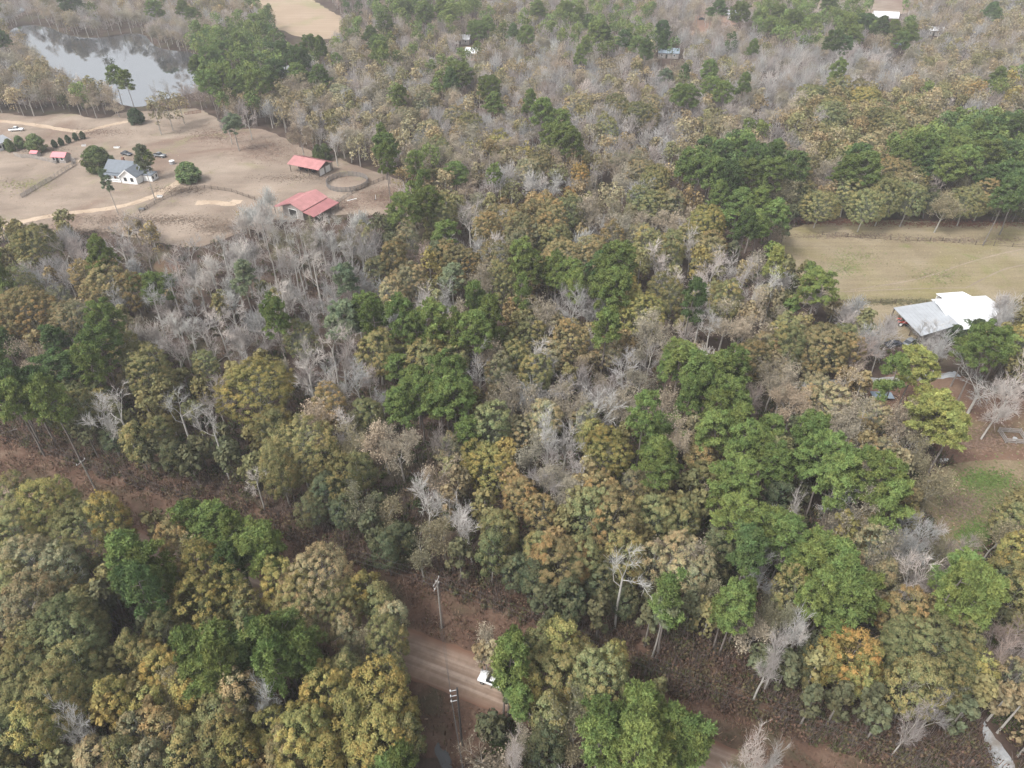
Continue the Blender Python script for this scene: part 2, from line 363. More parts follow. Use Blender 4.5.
def branches(H, R, kind):
    """segment lists per level of a branching skeleton: trunk, limbs, boughs, twigs"""
    out = {0: [], 1: [], 2: [], 3: [], 4: []}
    lean = rng.normal(0, 0.03, 2)
    fork = H * {'bare': rng.uniform(.3, .45), 'oak': rng.uniform(.25, .35), 'tall': rng.uniform(.55, .7)}[kind]
    p = np.array([0., 0., -0.3]); r = H * 0.0135 * (1.0 if kind == 'tall' else 1.2)
    for k in range(4):
        q = p + np.array([lean[0] * fork / 4 + rng.normal(0, .06), lean[1] * fork / 4 + rng.normal(0, .06), (fork + .3) / 4])
        out[0].append((p, q, r, r * .9)); p = q; r *= .9
    top = p
    def grow(p, d, L, r, lev, up):
        nseg = 3 if lev < 3 else 2
        pts = [p]
        for k in range(nseg):
            d = d + rng.normal(0, 0.17 if lev < 3 else .28, 3) + np.array([0, 0, up]); d /= np.linalg.norm(d)
            q = pts[-1] + d * L / nseg; rr = r * (1 - 0.28 * k); out[lev].append((pts[-1], q, rr, r * (1 - 0.28 * (k + 1)))); pts.append(q)
        return pts, d
    def side(d, spread):
        t = norm(np.cross(d, rand_unit(1)))[0]; v = d * math.cos(spread) + t * math.sin(spread); return v / np.linalg.norm(v)
    nl = rng.integers(5, 8) if kind != 'tall' else rng.integers(4, 6)
    for i in range(nl):
        a = 2 * np.pi * (i + rng.uniform(-.3, .3)) / nl; el = rng.uniform(0.35, 1.2) if i else 1.45
        d = np.array([math.cos(a) * math.cos(el), math.sin(a) * math.cos(el), math.sin(el)])
        hv = (H - top[2]); L = min(hv / max(math.sin(el), .3), R / max(math.cos(el), .25)) * rng.uniform(.62, .8)
        start = top - np.array([0, 0, rng.uniform(0, fork * .3)]) * (i > 1)
        pts, d1 = grow(start, d, L, r * rng.uniform(.4, .6), 1, 0.10)
        for j in range(rng.integers(6, 9) if kind != 'tall' else rng.integers(4, 6)):
            f = rng.uniform(.3, 1.0); k = min(int(f * 3), 2); b0 = pts[k] + (pts[k + 1] - pts[k]) * (f * 3 - k)
            L2 = L * rng.uniform(.38, .6) * (1.1 - .45 * f)
            pts2, d2 = grow(b0, side(d1, rng.uniform(.4, .9)), L2, r * .22, 2, 0.10)
            for s in range(rng.integers(6, 9) if kind != 'oak' else rng.integers(5, 8)):
                f2 = rng.uniform(.2, 1.); k2 = min(int(f2 * 3), 2); c0 = pts2[k2] + (pts2[k2 + 1] - pts2[k2]) * (f2 * 3 - k2)
                pts3, d3 = grow(c0, side(d2, rng.uniform(.35, .9)), L2 * rng.uniform(.3, .5), r * .085, 3, 0.12)
                for t in range(3):
                    e0 = pts3[1] if t < 2 else pts3[2]
                    out[4].append((e0, e0 + side(d3, rng.uniform(.2, .8)) * rng.uniform(.5, 1.1), r * .05, r * .025))
    return out
def seg(lst): return [np.array([s[i] for s in lst]) for i in range(4)]

def make_bare(kind, R, H, leaves=0):
    b = branches(H, R, kind)
    g = Geo()
    for lev in (0, 1, 2):
        a, c, r1, r2 = seg(b[lev]); g.tubes(a, c, r1, r2, WH(len(a), .08), 7 if lev == 0 else 5)
    trunk = g.mesh('bare_trunk', M_BARK, True)
    g = Geo()
    for lev, mn, sd_ in ((3, .027, 3), (4, .016, 3)):
        a, c, r1, r2 = seg(b[lev]); g.tubes(a, c, np.maximum(r1, mn), np.maximum(r2, mn * .6), WH(len(a), .18), sd_)
    if leaves:
        a, c, _, _ = seg(b[4]); idx = rng.integers(0, len(c), leaves)
        g2 = c[idx] + rng.normal(0, .28, (leaves, 3))
        nn = norm(rand_unit(leaves) + np.array([0, 0, .8]))
        g.quads(leaf_quads(g2, nn, rng.uniform(.09, .2, leaves)), tints(leaves, .2, .05))
    return trunk, g.mesh('bare_crown', M_TWIG if not leaves else M_LEAF)

def make_oak(R, H, dense=1.0):
    """broad dome of cauliflower-like leaf clusters on spreading limbs"""
    zc = H * .5
    b = branches(H * .93, R * .86, 'oak')
    g = Geo()
    for lev in (0, 1, 2):
        a, c, r1, r2 = seg(b[lev]); g.tubes(a, c, r1, r2, WH(len(a), .1), 6 if lev == 0 else 4)
    trunk = g.mesh('oak_trunk', M_BARK, True)
    g = Geo()
    a, c, r1, r2 = seg(b[3]); g.tubes(a, c, np.maximum(r1, .03), np.maximum(r2, .02), WH(len(a), .2) * np.array([1.4, 1.55, 2.4]), 3)
    nb = rng.integers(7, 11); bd = norm(rand_unit(nb) * np.array([1, 1, .6]) + np.array([0, 0, .45])); bs = rng.uniform(.88, 1.08, nb)
    n = int(270 * (R / 5.5) ** 1.9) + 14; i = np.arange(n) + .5; phi = np.arccos(1 - 1.42 * i / n); th = np.pi * (1 + 5 ** .5) * i
    d = np.stack([np.cos(th) * np.sin(phi), np.sin(th) * np.sin(phi), np.cos(phi)], 1); d = norm(d + rng.normal(0, .10, (n, 3)))
    near = (d @ bd.T); w = near.max(1); k = near.argmax(1)
    rad = (.74 + .22 * np.clip((w - .55) / .45, 0, 1)) * bs[k] * rng.uniform(.88, 1.04, n)
    C = d * rad[:, None] * np.array([R, R, H - zc]) + np.array([0, 0, zc])
    lr = rng.uniform(.2, .6, n) + rng.uniform(0, .3, n) ** 2 * 3 * (1 - .15 * (d[:, 2] < 0))
    ltint = tints(n, .08, .05) * tints(nb, .13, .10)[k]; sparse = rng.uniform(.35, 1.05, n) * dense
    for j in range(n):
        m = int(360 * sparse[j] * (lr[j] / .85) ** 1.4)
        u = norm(rand_unit(m) + d[j] * .35 + np.array([0, 0, .45]))
        p = C[j] + u * lr[j] * rng.uniform(.4, 1.15, m)[:, None] * np.array([1, 1, .85])
        nn = norm(u * .8 + d[j] * .45 + rand_unit(m) * .5)
        hue = np.clip(u[:, 2], -.3, 1)                       # redder towards the top of each leaf cluster, greener below
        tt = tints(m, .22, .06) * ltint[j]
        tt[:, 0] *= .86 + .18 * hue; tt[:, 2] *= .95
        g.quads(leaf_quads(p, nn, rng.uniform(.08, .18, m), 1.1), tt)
    m = int(70 * R * R * dense); u = rand_unit(m); p = u * rng.uniform(.3, .78, m)[:, None] * np.array([R, R, H - zc]) + np.array([0, 0, zc])
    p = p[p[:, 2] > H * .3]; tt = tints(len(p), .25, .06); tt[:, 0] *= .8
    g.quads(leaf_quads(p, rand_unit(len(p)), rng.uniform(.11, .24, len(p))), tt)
    return trunk, g.mesh('oak_crown', M_LEAF)

def make_pine(style, R, H):
    """long bare stem, irregular crown of needle tufts"""
    lo = H * rng.uniform(.48, .56)
    g = Geo(); p = np.array([0., 0., -.3]); lean = rng.normal(0, .02, 2); pts = []
    n = 8; rr = .24
    for k in range(n):
        q = p + np.array([lean[0] * H / n + rng.normal(0, .08), lean[1] * H / n + rng.normal(0, .08), (H * .95 + .3) / n])
        pts.append((p, q, rr, rr * .86)); p = q; rr *= .86
    def stem_at(z):
        for a, b, _, _ in pts:
            if b[2] >= z: return a + (b - a) * ((z - a[2]) / (b[2] - a[2]))
        return pts[-1][1]
    puff, limb = [], []
    nb = int((62 if style != 2 else 46) * (R / 4.4) ** 1.7) + 6
    for k in range(nb):
        f = (k + rng.uniform(0, 1)) / nb; z = lo + (H * .97 - lo) * f
        prof = math.sqrt(max(.02, 1 - ((f - .3) / .74) ** 2)) if style != 1 else (1.02 - f * .78)
        rad = R * prof * rng.uniform(.62, 1.02); a = rng.uniform(0, 2 * np.pi) if k % 2 else k * 2.4
        s = stem_at(z); e = s + np.array([math.cos(a) * rad, math.sin(a) * rad, rad * rng.uniform(.12, .4) - .2])
        limb.append((s, s + (e - s) * .5 + np.array([0, 0, -.1]), .05, .04)); limb.append((limb[-1][1], e, .04, .02))
        puff.append((e, rng.uniform(.6, 1.0)))
        if rad > R * .45: puff.append((s + (e - s) * rng.uniform(.55, .75) + rng.normal(0, .45, 3) + np.array([0, 0, .25]), rng.uniform(.6, .9)))
    puff += [(stem_at(H * .95) + rng.normal(0, .5, 3), 1.0) for _ in range(4)]
    a, c, r1, r2 = seg(pts); g.tubes(a, c, r1, r2, WH(len(a), .08), 7)
    a, c, r1, r2 = seg(limb); g.tubes(a, c, r1, r2, WH(len(a), .1), 4)
    trunk = g.mesh('pine_trunk', M_BARK, True)
    g = Geo()
    for c, r in puff:
        nt_ = int(26 * r * r) + 5; t0 = tints(1, .2, .06)[0]
        u = norm(rand_unit(nt_) + np.array([0, 0, .7])); tc = c + u * r * rng.uniform(.35, 1.0, nt_)[:, None] * np.array([1, 1, .62])
        m = 13; cc = np.repeat(tc, m, 0); uu = np.repeat(u, m, 0)
        dirs = norm(rand_unit(nt_ * m) + uu * .25 + np.array([0, 0, .15])); L = rng.uniform(.24, .44, nt_ * m)[:, None]
        sidev = norm(np.cross(dirs, uu + rand_unit(nt_ * m) * .35)) * .055
        v = np.stack([cc - sidev, cc + sidev, cc + dirs * L + sidev * .7, cc + dirs * L - sidev * .7], 1).reshape(-1, 3)
        tt = tints(nt_ * m, .2, .06) * np.repeat(tints(nt_, .15, .05), m, 0) * t0
        g.quads(v, tt)
    return trunk, g.mesh('pine_crown', M_NEEDLE)

def make_cedar():
    """dense round or cone-shaped evergreen down to the ground"""
    H, R = 6., 2.6
    g = Geo(); g.tubes([[0, 0, -.2]], [[0, 0, H * .8]], [.16], [.04], WH(1), 6); trunk = g.mesh('cedar_trunk', M_BARK)
    g = Geo(); n = 150
    for j in range(n):
        f = rng.uniform(.04, .98); a = rng.uniform(0, 6.283); rad = R * (math.sin(math.pi * (f * .8 + .2)) ** .7) * rng.uniform(.4, .95)
        c = np.array([math.cos(a) * rad, math.sin(a) * rad, f * H * .92 + .2]); m = 75
        u = norm(rand_unit(m) + np.array([math.cos(a), math.sin(a), .6]) * .5)
        p = c + u * rng.uniform(.3, .62, m)[:, None]
        g.quads(leaf_quads(p, norm(u + rand_unit(m) * .8), rng.uniform(.12, .26, m)), tints(m, .25, .06) * tints(1, .15)[0])
    return trunk, g.mesh('cedar_crown', M_LEAF)

SHAPES = {   # (trunk, crown, radius, height)
    'pine': [(*make_pine(k % 3, R, H), R, H) for R, H, n in ((2.3, 14., 4), (3.4, 18., 4), (4.6, 20., 3), (6.2, 20., 2)) for k in range(n)],
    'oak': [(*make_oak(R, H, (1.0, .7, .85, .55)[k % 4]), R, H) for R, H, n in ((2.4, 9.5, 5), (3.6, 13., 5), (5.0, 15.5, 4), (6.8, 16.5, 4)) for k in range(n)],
    'bare': [(*make_bare('bare', R, H), R, H) for R, H, n in ((2.6, 11., 3), (4.2, 15., 4), (6., 17., 3)) for k in range(n)],
    'tall': [(*make_bare('tall', R, H), R, H) for R, H, n in ((3.0, 15., 3), (4.6, 17., 3)) for k in range(n)],
    'thin': [(*make_bare('bare', R, H, int(L * R * R)), R, H) for R, H, n in ((2.6, 11., 2), (4.2, 15., 2), (6., 17., 1)) for k in range(n) for L in (150, 300)],
    'cedar': [(*make_cedar(), 2.6, 6.) for k in range(4)],
}
FR = dict(pine=.74, oak=.60, bare=.66, tall=.74, thin=.64, cedar=.5)
# kind code -> (shape, object name, category, crown colour, bark colour, height, colour words)
KINDS = {
    'P': ('pine', 'pine_tree', 'tree', (0.145, 0.19, 0.062), (.22, .19, .17), 19, 'bright green pine'),
    'G': ('pine', 'pine_tree', 'tree', (0.092, 0.135, 0.052), (.20, .18, .16), 19, 'dark green pine'),
    'L': ('pine', 'pine_tree', 'tree', (0.175, 0.21, 0.125), (.37, .345, .31), 16, 'pale grey-green pine'),
    'V': ('pine', 'pine_tree', 'tree', (0.23, 0.24, 0.08), (.22, .19, .17), 17, 'yellow-green pine'),
    'O': ('oak', 'oak_tree', 'tree', (0.205, 0.19, 0.09), (.37, .345, .31), 15, 'olive oak'),
    'Y': ('oak', 'oak_tree', 'tree', (0.27, 0.23, 0.088), (.37, .345, .31), 15.5, 'golden oak'),
    'N': ('oak', 'oak_tree', 'tree', (0.245, 0.192, 0.098), (.37, .345, .31), 15, 'russet brown oak'),
    'T': ('oak', 'oak_tree', 'tree', (0.28, 0.235, 0.14), (.34, .32, .29), 15, 'tan oak'),
    'K': ('oak', 'oak_tree', 'tree', (0.115, 0.118, 0.066), (.2, .18, .16), 11, 'dark olive oak'),
    'R': ('oak', 'oak_tree', 'tree', (0.33, 0.22, 0.085), (.37, .345, .31), 13, 'orange oak'),
    'S': ('thin', 'hardwood_tree', 'tree', (0.33, 0.285, 0.215), (.38, .35, .32), 15, 'thinly leaved tan tree'),
    'Z': ('thin', 'hardwood_tree', 'tree', (0.25, 0.228, 0.145), (.36, .34, .3), 15, 'thinly leaved olive tree'),
    'B': ('bare', 'bare_tree', 'tree', (0.365, 0.34, 0.325), (.46, .43, .39), 15, 'grey leafless tree'),
    'U': ('bare', 'bare_tree', 'tree', (0.33, 0.28, 0.25), (.34, .30, .28), 14, 'purplish leafless tree'),
    'W': ('bare', 'bare_tree', 'tree', (0.47, 0.445, 0.42), (.47, .445, .41), 16, 'whitish leafless tree'),
    'w': ('tall', 'bare_tree', 'tree', (0.47, 0.445, 0.415), (.47, .445, .41), 17, 'tall white-trunked leafless tree'),
    'D': ('cedar', 'cedar_tree', 'tree', (0.075, 0.1, 0.05), (.2, .17, .15), 4.5, 'dark green cedar'),
    'E': ('cedar', 'cedar_tree', 'tree', (0.135, 0.17, 0.07), (.2, .17, .15), 6, 'green cedar'),
}

# ------------------------------------------------------------------ trees: crown centre in the photograph, crown radius there, kind
HAND = """
30 22 8 S|40 23 8 S|50 24 9 B|60 28 9 S|70 31 9 S|82 32 9 B|92 34 9 S|104 34 8 U|116 32 8 B|128 28 10 S|140 29 9 S|150 34 9 B|158 40 10 S|168 44 9 S|180 46 9 S|192 45 10 T|
3 40 9 G|70 4 12 G|155 10 9 P|185 8 10 P|192 16 8 P|10 62 12 S|27 62 10 S|5 80 14 T|22 76 14 T|45 72 11 T|58 76 11 S|32 90 12 U|16 94 10 B|66 100 9 K|86 100 7 E|92 92 6 E|103 90 9 S|116 106 10 S|
113 72 9 P=the tall pine on the lake bank=tall slender pine standing on the near bank of the lake|126 82 8 P|208 58 13 P|222 52 14 P|238 44 14 P|246 62 14 P|222 76 14 P|236 84 14 P|252 84 13 P|210 84 12 P|198 66 11 P|178 78 10 B|168 86 9 B|152 94 8 B|166 106 10 T|179 104 9 T|154 110 7 T|
233 124 10 L|226 118 9 B|246 112 10 B|262 30 10 P|256 22 9 P|284 52 13 G|298 58 13 G|310 46 9 P|322 48 9 P|266 76 14 P|276 70 12 G|300 72 15 P|318 76 14 P|258 84 12 P|305 92 15 S|298 104 15 T|282 112 13 T|330 78 12 S|344 60 11 S|370 34 10 P|378 44 11 P|384 24 9 P|378 52 10 P|404 8 10 P|424 14 10 P|442 6 10 P|452 14 9 P|
340 96 16 T|366 94 15 S|385 96 15 S|352 112 15 B|318 128 16 B|300 134 15 S|334 140 15 B|362 138 15 S|376 92 9 Z|400 98 8 P|386 148 13 P|382 138 9 P|386 162 10 P|416 165 10 P|426 184 9 P|325 152 7 E|318 152 6 E|404 118 16 T|425 106 14 T|436 118 14 B|430 130 15 T|455 120 15 T|470 125 15 O|455 142 15 S|440 150 15 O|426 150 13 Z|480 140 14 U|500 145 14 Y|493 165 13 S|470 160 14 S|450 165 14 Z|
460 74 14 P|452 80 10 G|490 88 13 P|494 104 13 P|488 24 12 P|478 30 11 P|500 35 14 D|512 32 8 G|525 36 9 P|455 34 9 D|540 8 10 P|565 10 10 P|576 14 10 P|590 22 10 G|598 32 11 P|604 34 9 G|586 46 9 P|580 56 8 P|624 40 8 G|638 46 9 P|646 50 8 G|664 30 8 G|664 42 8 G|673 45 7 G|732 42 7 G|752 48 8 P|716 8 13 G|740 12 11 P|760 14 12 P|
780 12 12 P|795 20 11 P|772 26 10 P|830 4 9 P|838 18 11 P|848 24 11 P|856 34 11 P|866 22 12 G|880 26 11 G|895 28 11 P|912 32 12 P|902 42 9 P|832 42 10 G|843 46 9 G|990 10 10 G|996 16 8 G|708 72 9 P|712 88 10 P|724 94 10 P|688 98 12 P|680 96 9 P|666 78 8 L|684 74 6 G|744 84 9 P|
530 102 9 P|545 115 13 P|556 122 14 P=the pine clump on the far slope=bright green pine crowning the clump in the middle of the far woods|564 138 14 P|550 138 12 P|574 146 12 P|578 105 18 T=the far rounded tan oak=rounded tan oak standing clear among grey leafless far woods|640 116 20 O|618 108 14 O|652 106 14 T|606 130 14 O|540 165 17 N=the rusty far oak=rusty orange-brown rounded oak, farthest of its colour from the road|525 158 12 Y|528 172 14 T|580 178 10 R=the small bright orange tree=small bright orange tree among tan and grey crowns|575 165 12 N|630 160 22 Z|642 172 18 T|655 180 18 O|615 165 14 S|640 150 10 D|715 125 14 Z|706 120 9 O|
685 165 14 P|700 172 15 P|712 176 15 P|728 180 17 G|745 176 15 P|755 160 17 G|768 160 14 G|770 175 16 P|790 168 16 G|738 200 20 P|755 205 18 P|760 225 16 P|722 195 14 P|744 225 15 G|775 150 14 G|780 190 16 Z|812 95 17 O|838 90 14 O|832 108 16 O|830 116 18 O|865 100 17 Y|858 92 14 N|875 108 16 O|884 122 18 O|832 138 16 O|816 120 13 B|895 130 18 O|920 128 16 T|900 138 15 O|870 148 16 T|855 160 14 G|868 172 17 P|845 170 15 P|838 155 14 O|895 172 22 N|912 180 18 O|880 190 18 O|910 198 16 O|810 160 16 U|800 175 15 N|
905 155 13 P|920 150 14 P|935 150 14 P|950 145 14 P|965 140 14 P|978 132 13 P|990 128 13 G|1005 125 13 G|1018 130 14 G|930 165 15 G|948 168 16 P|965 162 15 P|985 155 16 P|1000 150 15 G|1016 155 15 G|1010 175 15 G|990 178 15 G|970 180 16 Z|1020 190 15 G|940 182 13 U|
968 86 16 T|960 92 13 N|975 92 12 R|1000 78 11 P|1008 84 9 Y|1012 98 9 Y|930 104 12 T|905 92 14 Z|990 105 12 B|950 105 12 B|945 70 14 D|958 70 9 D|862 66 10 Z|838 72 8 P|900 62 16 B|880 58 14 B|800 55 14 W|776 70 16 W|750 110 14 B|775 120 15 B|765 100 15 B|
805 198 20 K|820 205 22 O=the field-edge olive oak=rounded olive oak at the near corner of the tree line along the hay field|800 190 16 O|848 192 18 O|866 205 20 O|885 196 20 O|897 190 16 N|930 200 16 K|945 205 16 Z|967 202 22 O|985 195 16 N|1005 196 14 G|1020 205 14 K|
4 232 12 O|37 242 23 O=the drive-side olive oak=rounded olive oak standing alone beside the pale sandy drive|60 245 14 B|3 275 9 P|38 276 18 B|55 287 14 B|98 256 17 P=the green pine below the drive=rounded green pine nearest the sandy drive among grey bare trees|125 226 17 B|120 246 16 B|142 242 12 U|150 236 10 N|85 276 16 N|110 282 20 N|95 298 14 N|118 298 16 B|132 290 14 N|60 302 14 T|20 284 20 O|28 310 31 N=the big russet oak=broad russet brown oak with the largest crown of the forest edge below the drive|6 312 18 N|75 322 22 T|62 318 14 N|104 322 18 P|100 346 22 P=the tall double-crowned pine=tall bright green pine with heaped double crown beside the big russet oak|92 366 16 P|55 338 11 G|5 342 12 G|30 360 17 S|5 374 15 P|55 372 24 G|35 385 16 G|125 346 18 O|150 372 26 O|135 360 16 O|157 289 16 P|165 304 18 B|185 252 20 B|185 278 17 B|190 302 20 B|175 260 12 w|230 302 14 W|243 276 15 L|235 232 22 B|222 250 18 w|200 320 24 B|212 342 22 B|172 346 18 B|190 335 16 w|205 365 14 O|
262 222 13 w|285 224 13 w|300 226 12 w|318 226 12 w|330 232 11 w|274 240 13 w|292 256 13 w|312 258 13 w|240 250 13 w|232 268 13 w|212 270 12 w|196 282 13 w|170 285 12 w|152 300 12 w|176 322 13 w|220 325 13 w|275 226 14 w|288 232 13 w|298 244 13 w|306 242 12 w|322 240 13 B|332 240 12 w|270 256 16 w|285 264 16 B|300 266 16 w|315 270 16 w|330 276 16 B|345 246 16 B|352 258 14 w|366 250 16 B|346 238 12 Z|312 236 12 Z|282 244 14 Z|255 262 15 B|275 317 14 P|300 338 18 O|262 300 14 B|280 295 16 w|305 300 16 B|340 322 20 L=the pale grey-green pine=pale grey-green pine with wide airy crown among leafless trees|362 312 18 P|374 320 14 P|345 280 10 L|352 292 14 B|328 300 16 B|360 240 14 B|380 226 12 K|390 222 7 E|405 212 16 P|426 204 16 P=the forest-corner pine=bright green pine at the forest's far corner nearest the red barn|440 214 18 O|450 205 13 O|420 246 18 U|437 253 9 L|395 256 14 N|408 240 14 T|460 262 22 N|446 258 14 N|410 282 20 T|392 295 14 T|430 268 12 Y|452 278 13 L|365 284 14 B|378 268 14 K|440 296 18 W|420 300 16 W|400 320 16 P|416 330 13 P|433 324 18 P|475 332 17 P=the compact mid-lot pine=compact round bright green pine in the middle of the wooded lot|490 316 16 P|476 302 11 P|458 330 10 P|505 346 16 O|470 214 20 W=the fan-shaped leafless tree=fan-shaped pale leafless tree near the forest's far corner|500 222 24 N|485 230 16 N|520 232 18 N|445 236 14 P|495 260 20 N|478 248 14 W|500 282 20 O|482 282 14 S|455 312 12 S|378 352 22 O|395 350 16 Y|425 360 22 O|440 348 16 Y|455 356 18 O|445 378 22 P|480 364 18 B|496 352 14 S|500 372 15 T|
253 386 44 Y=the biggest golden oak=biggest golden oak in the wood, broad domed crown beside tall leafless trees|305 352 14 W|320 372 20 B|340 355 18 B|356 376 20 B|350 342 16 B|330 340 14 w|306 365 16 w|335 390 14 W|300 325 14 B|318 322 13 B|
532 215 14 N|545 208 14 N|565 215 22 O|552 222 18 N|530 236 15 T|556 242 16 O|540 238 13 O|520 248 16 T|570 196 8 R|605 226 13 W|590 212 16 S|618 210 14 Z|640 226 16 S|625 232 14 S|612 240 14 N|668 222 18 S|655 205 18 O|640 200 16 O|682 230 14 W|694 238 12 W|706 222 20 Y|690 202 13 N|672 205 14 T|560 258 24 N|580 262 18 T|590 252 18 N|615 262 20 P=the round pine by the tan oaks=wide round green pine among tan and russet oaks in the lot's far half|600 268 14 G|628 272 13 K|640 266 12 O|530 270 17 P|521 260 13 P|566 276 16 P|556 270 12 P|574 286 9 P|520 290 9 P|650 248 20 O|640 240 16 T|655 256 18 W|672 250 14 O|686 240 14 O|710 250 18 N|715 264 18 W|732 268 14 W|745 266 14 W|760 270 14 B|700 262 12 Y|640 312 26 Y=the mustard oak=mustard yellow round oak in the right half of the lot|628 300 14 Y|615 290 16 P|602 290 12 P|627 278 12 O|660 290 16 O|672 300 14 O|674 284 12 W|690 300 12 G|575 306 18 W|562 300 14 B|598 308 15 W|588 302 12 B|545 320 18 S|530 312 14 N|605 327 12 P=the small bright pine=small bright green pine just below the mustard oak|528 338 22 O|520 325 14 O|570 340 20 N|556 330 14 T|555 354 16 T|590 335 12 N|610 350 18 T|622 342 12 N|632 352 12 N|650 330 18 S|668 345 16 S|650 352 16 B|626 364 20 B|640 372 16 S|680 360 17 P=the dark-topped pine=dark-topped round green pine at the right of the lot's middle|668 366 12 P|700 374 14 P|720 372 18 P|736 368 15 P|725 320 20 S|740 332 22 S|725 300 18 O|755 306 16 S|770 300 14 T|748 318 14 T|700 316 14 w|712 326 12 w|690 322 12 W|750 360 22 N|764 350 16 T|775 365 14 T|535 372 20 O|515 360 18 O|540 355 14 W|
775 216 13 P|817 288 19 P=the lone pine at the field corner=lone dark green pine with bare trunk at the hay field's near corner|770 286 14 W|776 262 12 V|785 332 18 O|786 346 20 O|824 346 28 N=the broad pale-brown oak=broad pale brown oak in front of the lone field pine|805 352 18 T|850 350 16 N|842 340 16 O|870 336 11 B|885 338 10 B|862 350 12 U|915 370 22 V|898 378 14 P|985 347 22 P=the pine before the metal roofs=green pine standing in front of the white metal roofs|968 350 13 P|1000 338 14 O|1018 320 12 O|964 326 13 D|978 328 10 D|955 333 9 D|930 332 12 B|986 378 30 W=the yard's spreading bare tree=spreading grey leafless tree with thick leaning trunk beside the red-brown yard|1012 350 15 O|1005 395 16 W|1020 380 14 W|775 376 16 S|1010 312 12 B|1020 340 14 Y|945 345 13 B|
15 402 18 P|10 388 16 G|50 402 17 P|32 398 13 P|76 406 22 O|95 395 16 O|62 418 16 K|85 430 14 K|102 402 10 Y|128 385 12 T|120 412 24 w=the leaning white bare tree=tall white leafless tree leaning over the lot's roadside corner|100 415 14 W|180 412 22 w=the second white bare tree=white leafless tree with crooked limbs between dark olive oaks by the roadside|212 428 20 w=the slim white bare tree=slim white leafless tree with long bare trunk beside the biggest golden oak|112 436 15 K|135 442 15 O|160 432 16 O|150 455 14 K|175 455 15 K|190 462 14 K|200 448 13 K|228 458 14 K|148 410 13 O|165 395 14 O|215 395 14 U|
48 505 30 Y|18 500 20 O|18 528 26 O|85 532 42 O=the round bank oak=rounded olive-gold oak left of the road gap, largest along that bank|110 520 20 Y|62 510 18 O|28 562 26 T|62 572 22 T|10 580 18 O|125 554 26 P=the near-side round pine=bright green round-topped pine beyond the broadest near-side oak|155 574 18 P|140 568 14 P|155 525 13 O|178 540 20 N|200 552 16 T|212 528 30 P=the roadside bright pine=wide bright green pine hanging over the road gap|190 518 15 P|232 535 18 P|258 548 24 P|205 568 24 Y|180 580 16 T|228 560 15 G|
300 452 42 O=the biggest olive oak=biggest dark olive oak in the lot, tall crown near its roadside|275 430 20 O|280 470 20 O|330 402 17 N|318 418 16 S|345 426 13 W|368 414 18 O|352 440 18 Z|420 396 26 P=the largest mid-lot pine=bright green pine with the largest crown in the middle of the lot|400 406 18 P|416 384 15 P|440 400 16 P|456 396 24 P|468 405 14 O|400 448 27 S=the vase-shaped tan tree=vase-shaped thinly leaved tan tree with pale branches in mid-lot|385 440 16 S|440 442 18 U|452 450 16 T|490 425 22 O|475 420 16 Z|500 410 14 S|491 466 25 Y=the yellow-green oak=yellow-gold dense oak beside the pale bare trees of mid-lot|475 458 16 Y|505 455 14 Y|345 478 20 O|362 470 15 O|325 492 18 K|310 510 15 K|345 512 17 K|360 506 15 Z|385 512 16 Z|372 525 14 K|425 494 19 W=the white-limbed bare tree=white-limbed leafless tree among tan oaks near the lot's roadside|470 520 23 W=the pale fan-topped bare tree=pale leafless tree with fan-shaped top near the lot's roadside|445 536 16 Z|500 530 20 O|485 505 14 O|400 540 16 K|386 548 15 K|420 550 14 Z|492 552 16 O|460 556 14 K|435 470 16 S|458 482 14 T|
315 580 42 T=the large tan oak on the near side=large tan-olive oak beside the road gap, greyish branches showing|282 585 22 Y|335 606 30 O|300 602 24 O|380 602 18 O|362 590 18 Y|386 640 22 O|392 618 16 T|346 636 15 T|360 652 16 Z|268 548 15 P|
525 396 18 B|512 385 14 S|545 420 18 T|536 408 14 S|566 402 20 S|586 424 17 T|600 408 16 W|620 408 18 S|612 396 14 B|565 438 22 W=the silver bare tree of mid-lot=silvery dense leafless tree in mid-lot between tan crowns|548 432 14 W|520 432 18 T|530 448 15 S|608 450 26 Y=the round gold-olive oak=rounded gold-olive oak beside the compact green pine in mid-lot|593 438 15 Y|624 440 14 O|644 416 16 P|660 405 14 S|676 436 18 S|690 428 14 T|662 460 27 P=the domed green pine=compact domed green pine in the right middle of the lot|560 482 28 S|545 470 16 B|582 478 15 B|635 486 17 T|648 495 13 O|600 492 20 N|585 480 14 N|520 495 18 N|512 480 14 N|540 512 18 N|592 512 20 O|575 505 14 O|615 520 25 N|604 508 14 N|652 516 22 O|640 530 14 O|682 520 20 O|670 505 14 O|700 456 15 N|712 446 14 N|702 476 15 O|690 488 14 O|690 396 15 P|704 385 14 P|715 430 20 P|730 402 22 P|718 412 15 P|746 442 17 P|740 425 14 P|752 400 14 U|736 484 26 P|722 492 14 P|740 520 25 P|758 530 15 P|725 510 14 K|750 548 16 G|560 564 34 N=the brown roadside oak=broad brown-olive oak at the lot's roadside left of the forked white tree|540 552 18 O|535 580 18 K|515 570 15 K|585 560 20 O|600 580 16 K|625 556 22 O|
623 576 30 w=the forked white-trunked tree=tall forked leafless tree with thick white trunk at the roadside|650 560 16 T|680 560 30 T=the wide tan oak=wide tan oak with pale limbs right of the forked white tree|665 548 16 S|695 552 18 S|700 575 16 T|756 570 16 B|768 558 14 B|720 545 16 K|715 570 15 K|
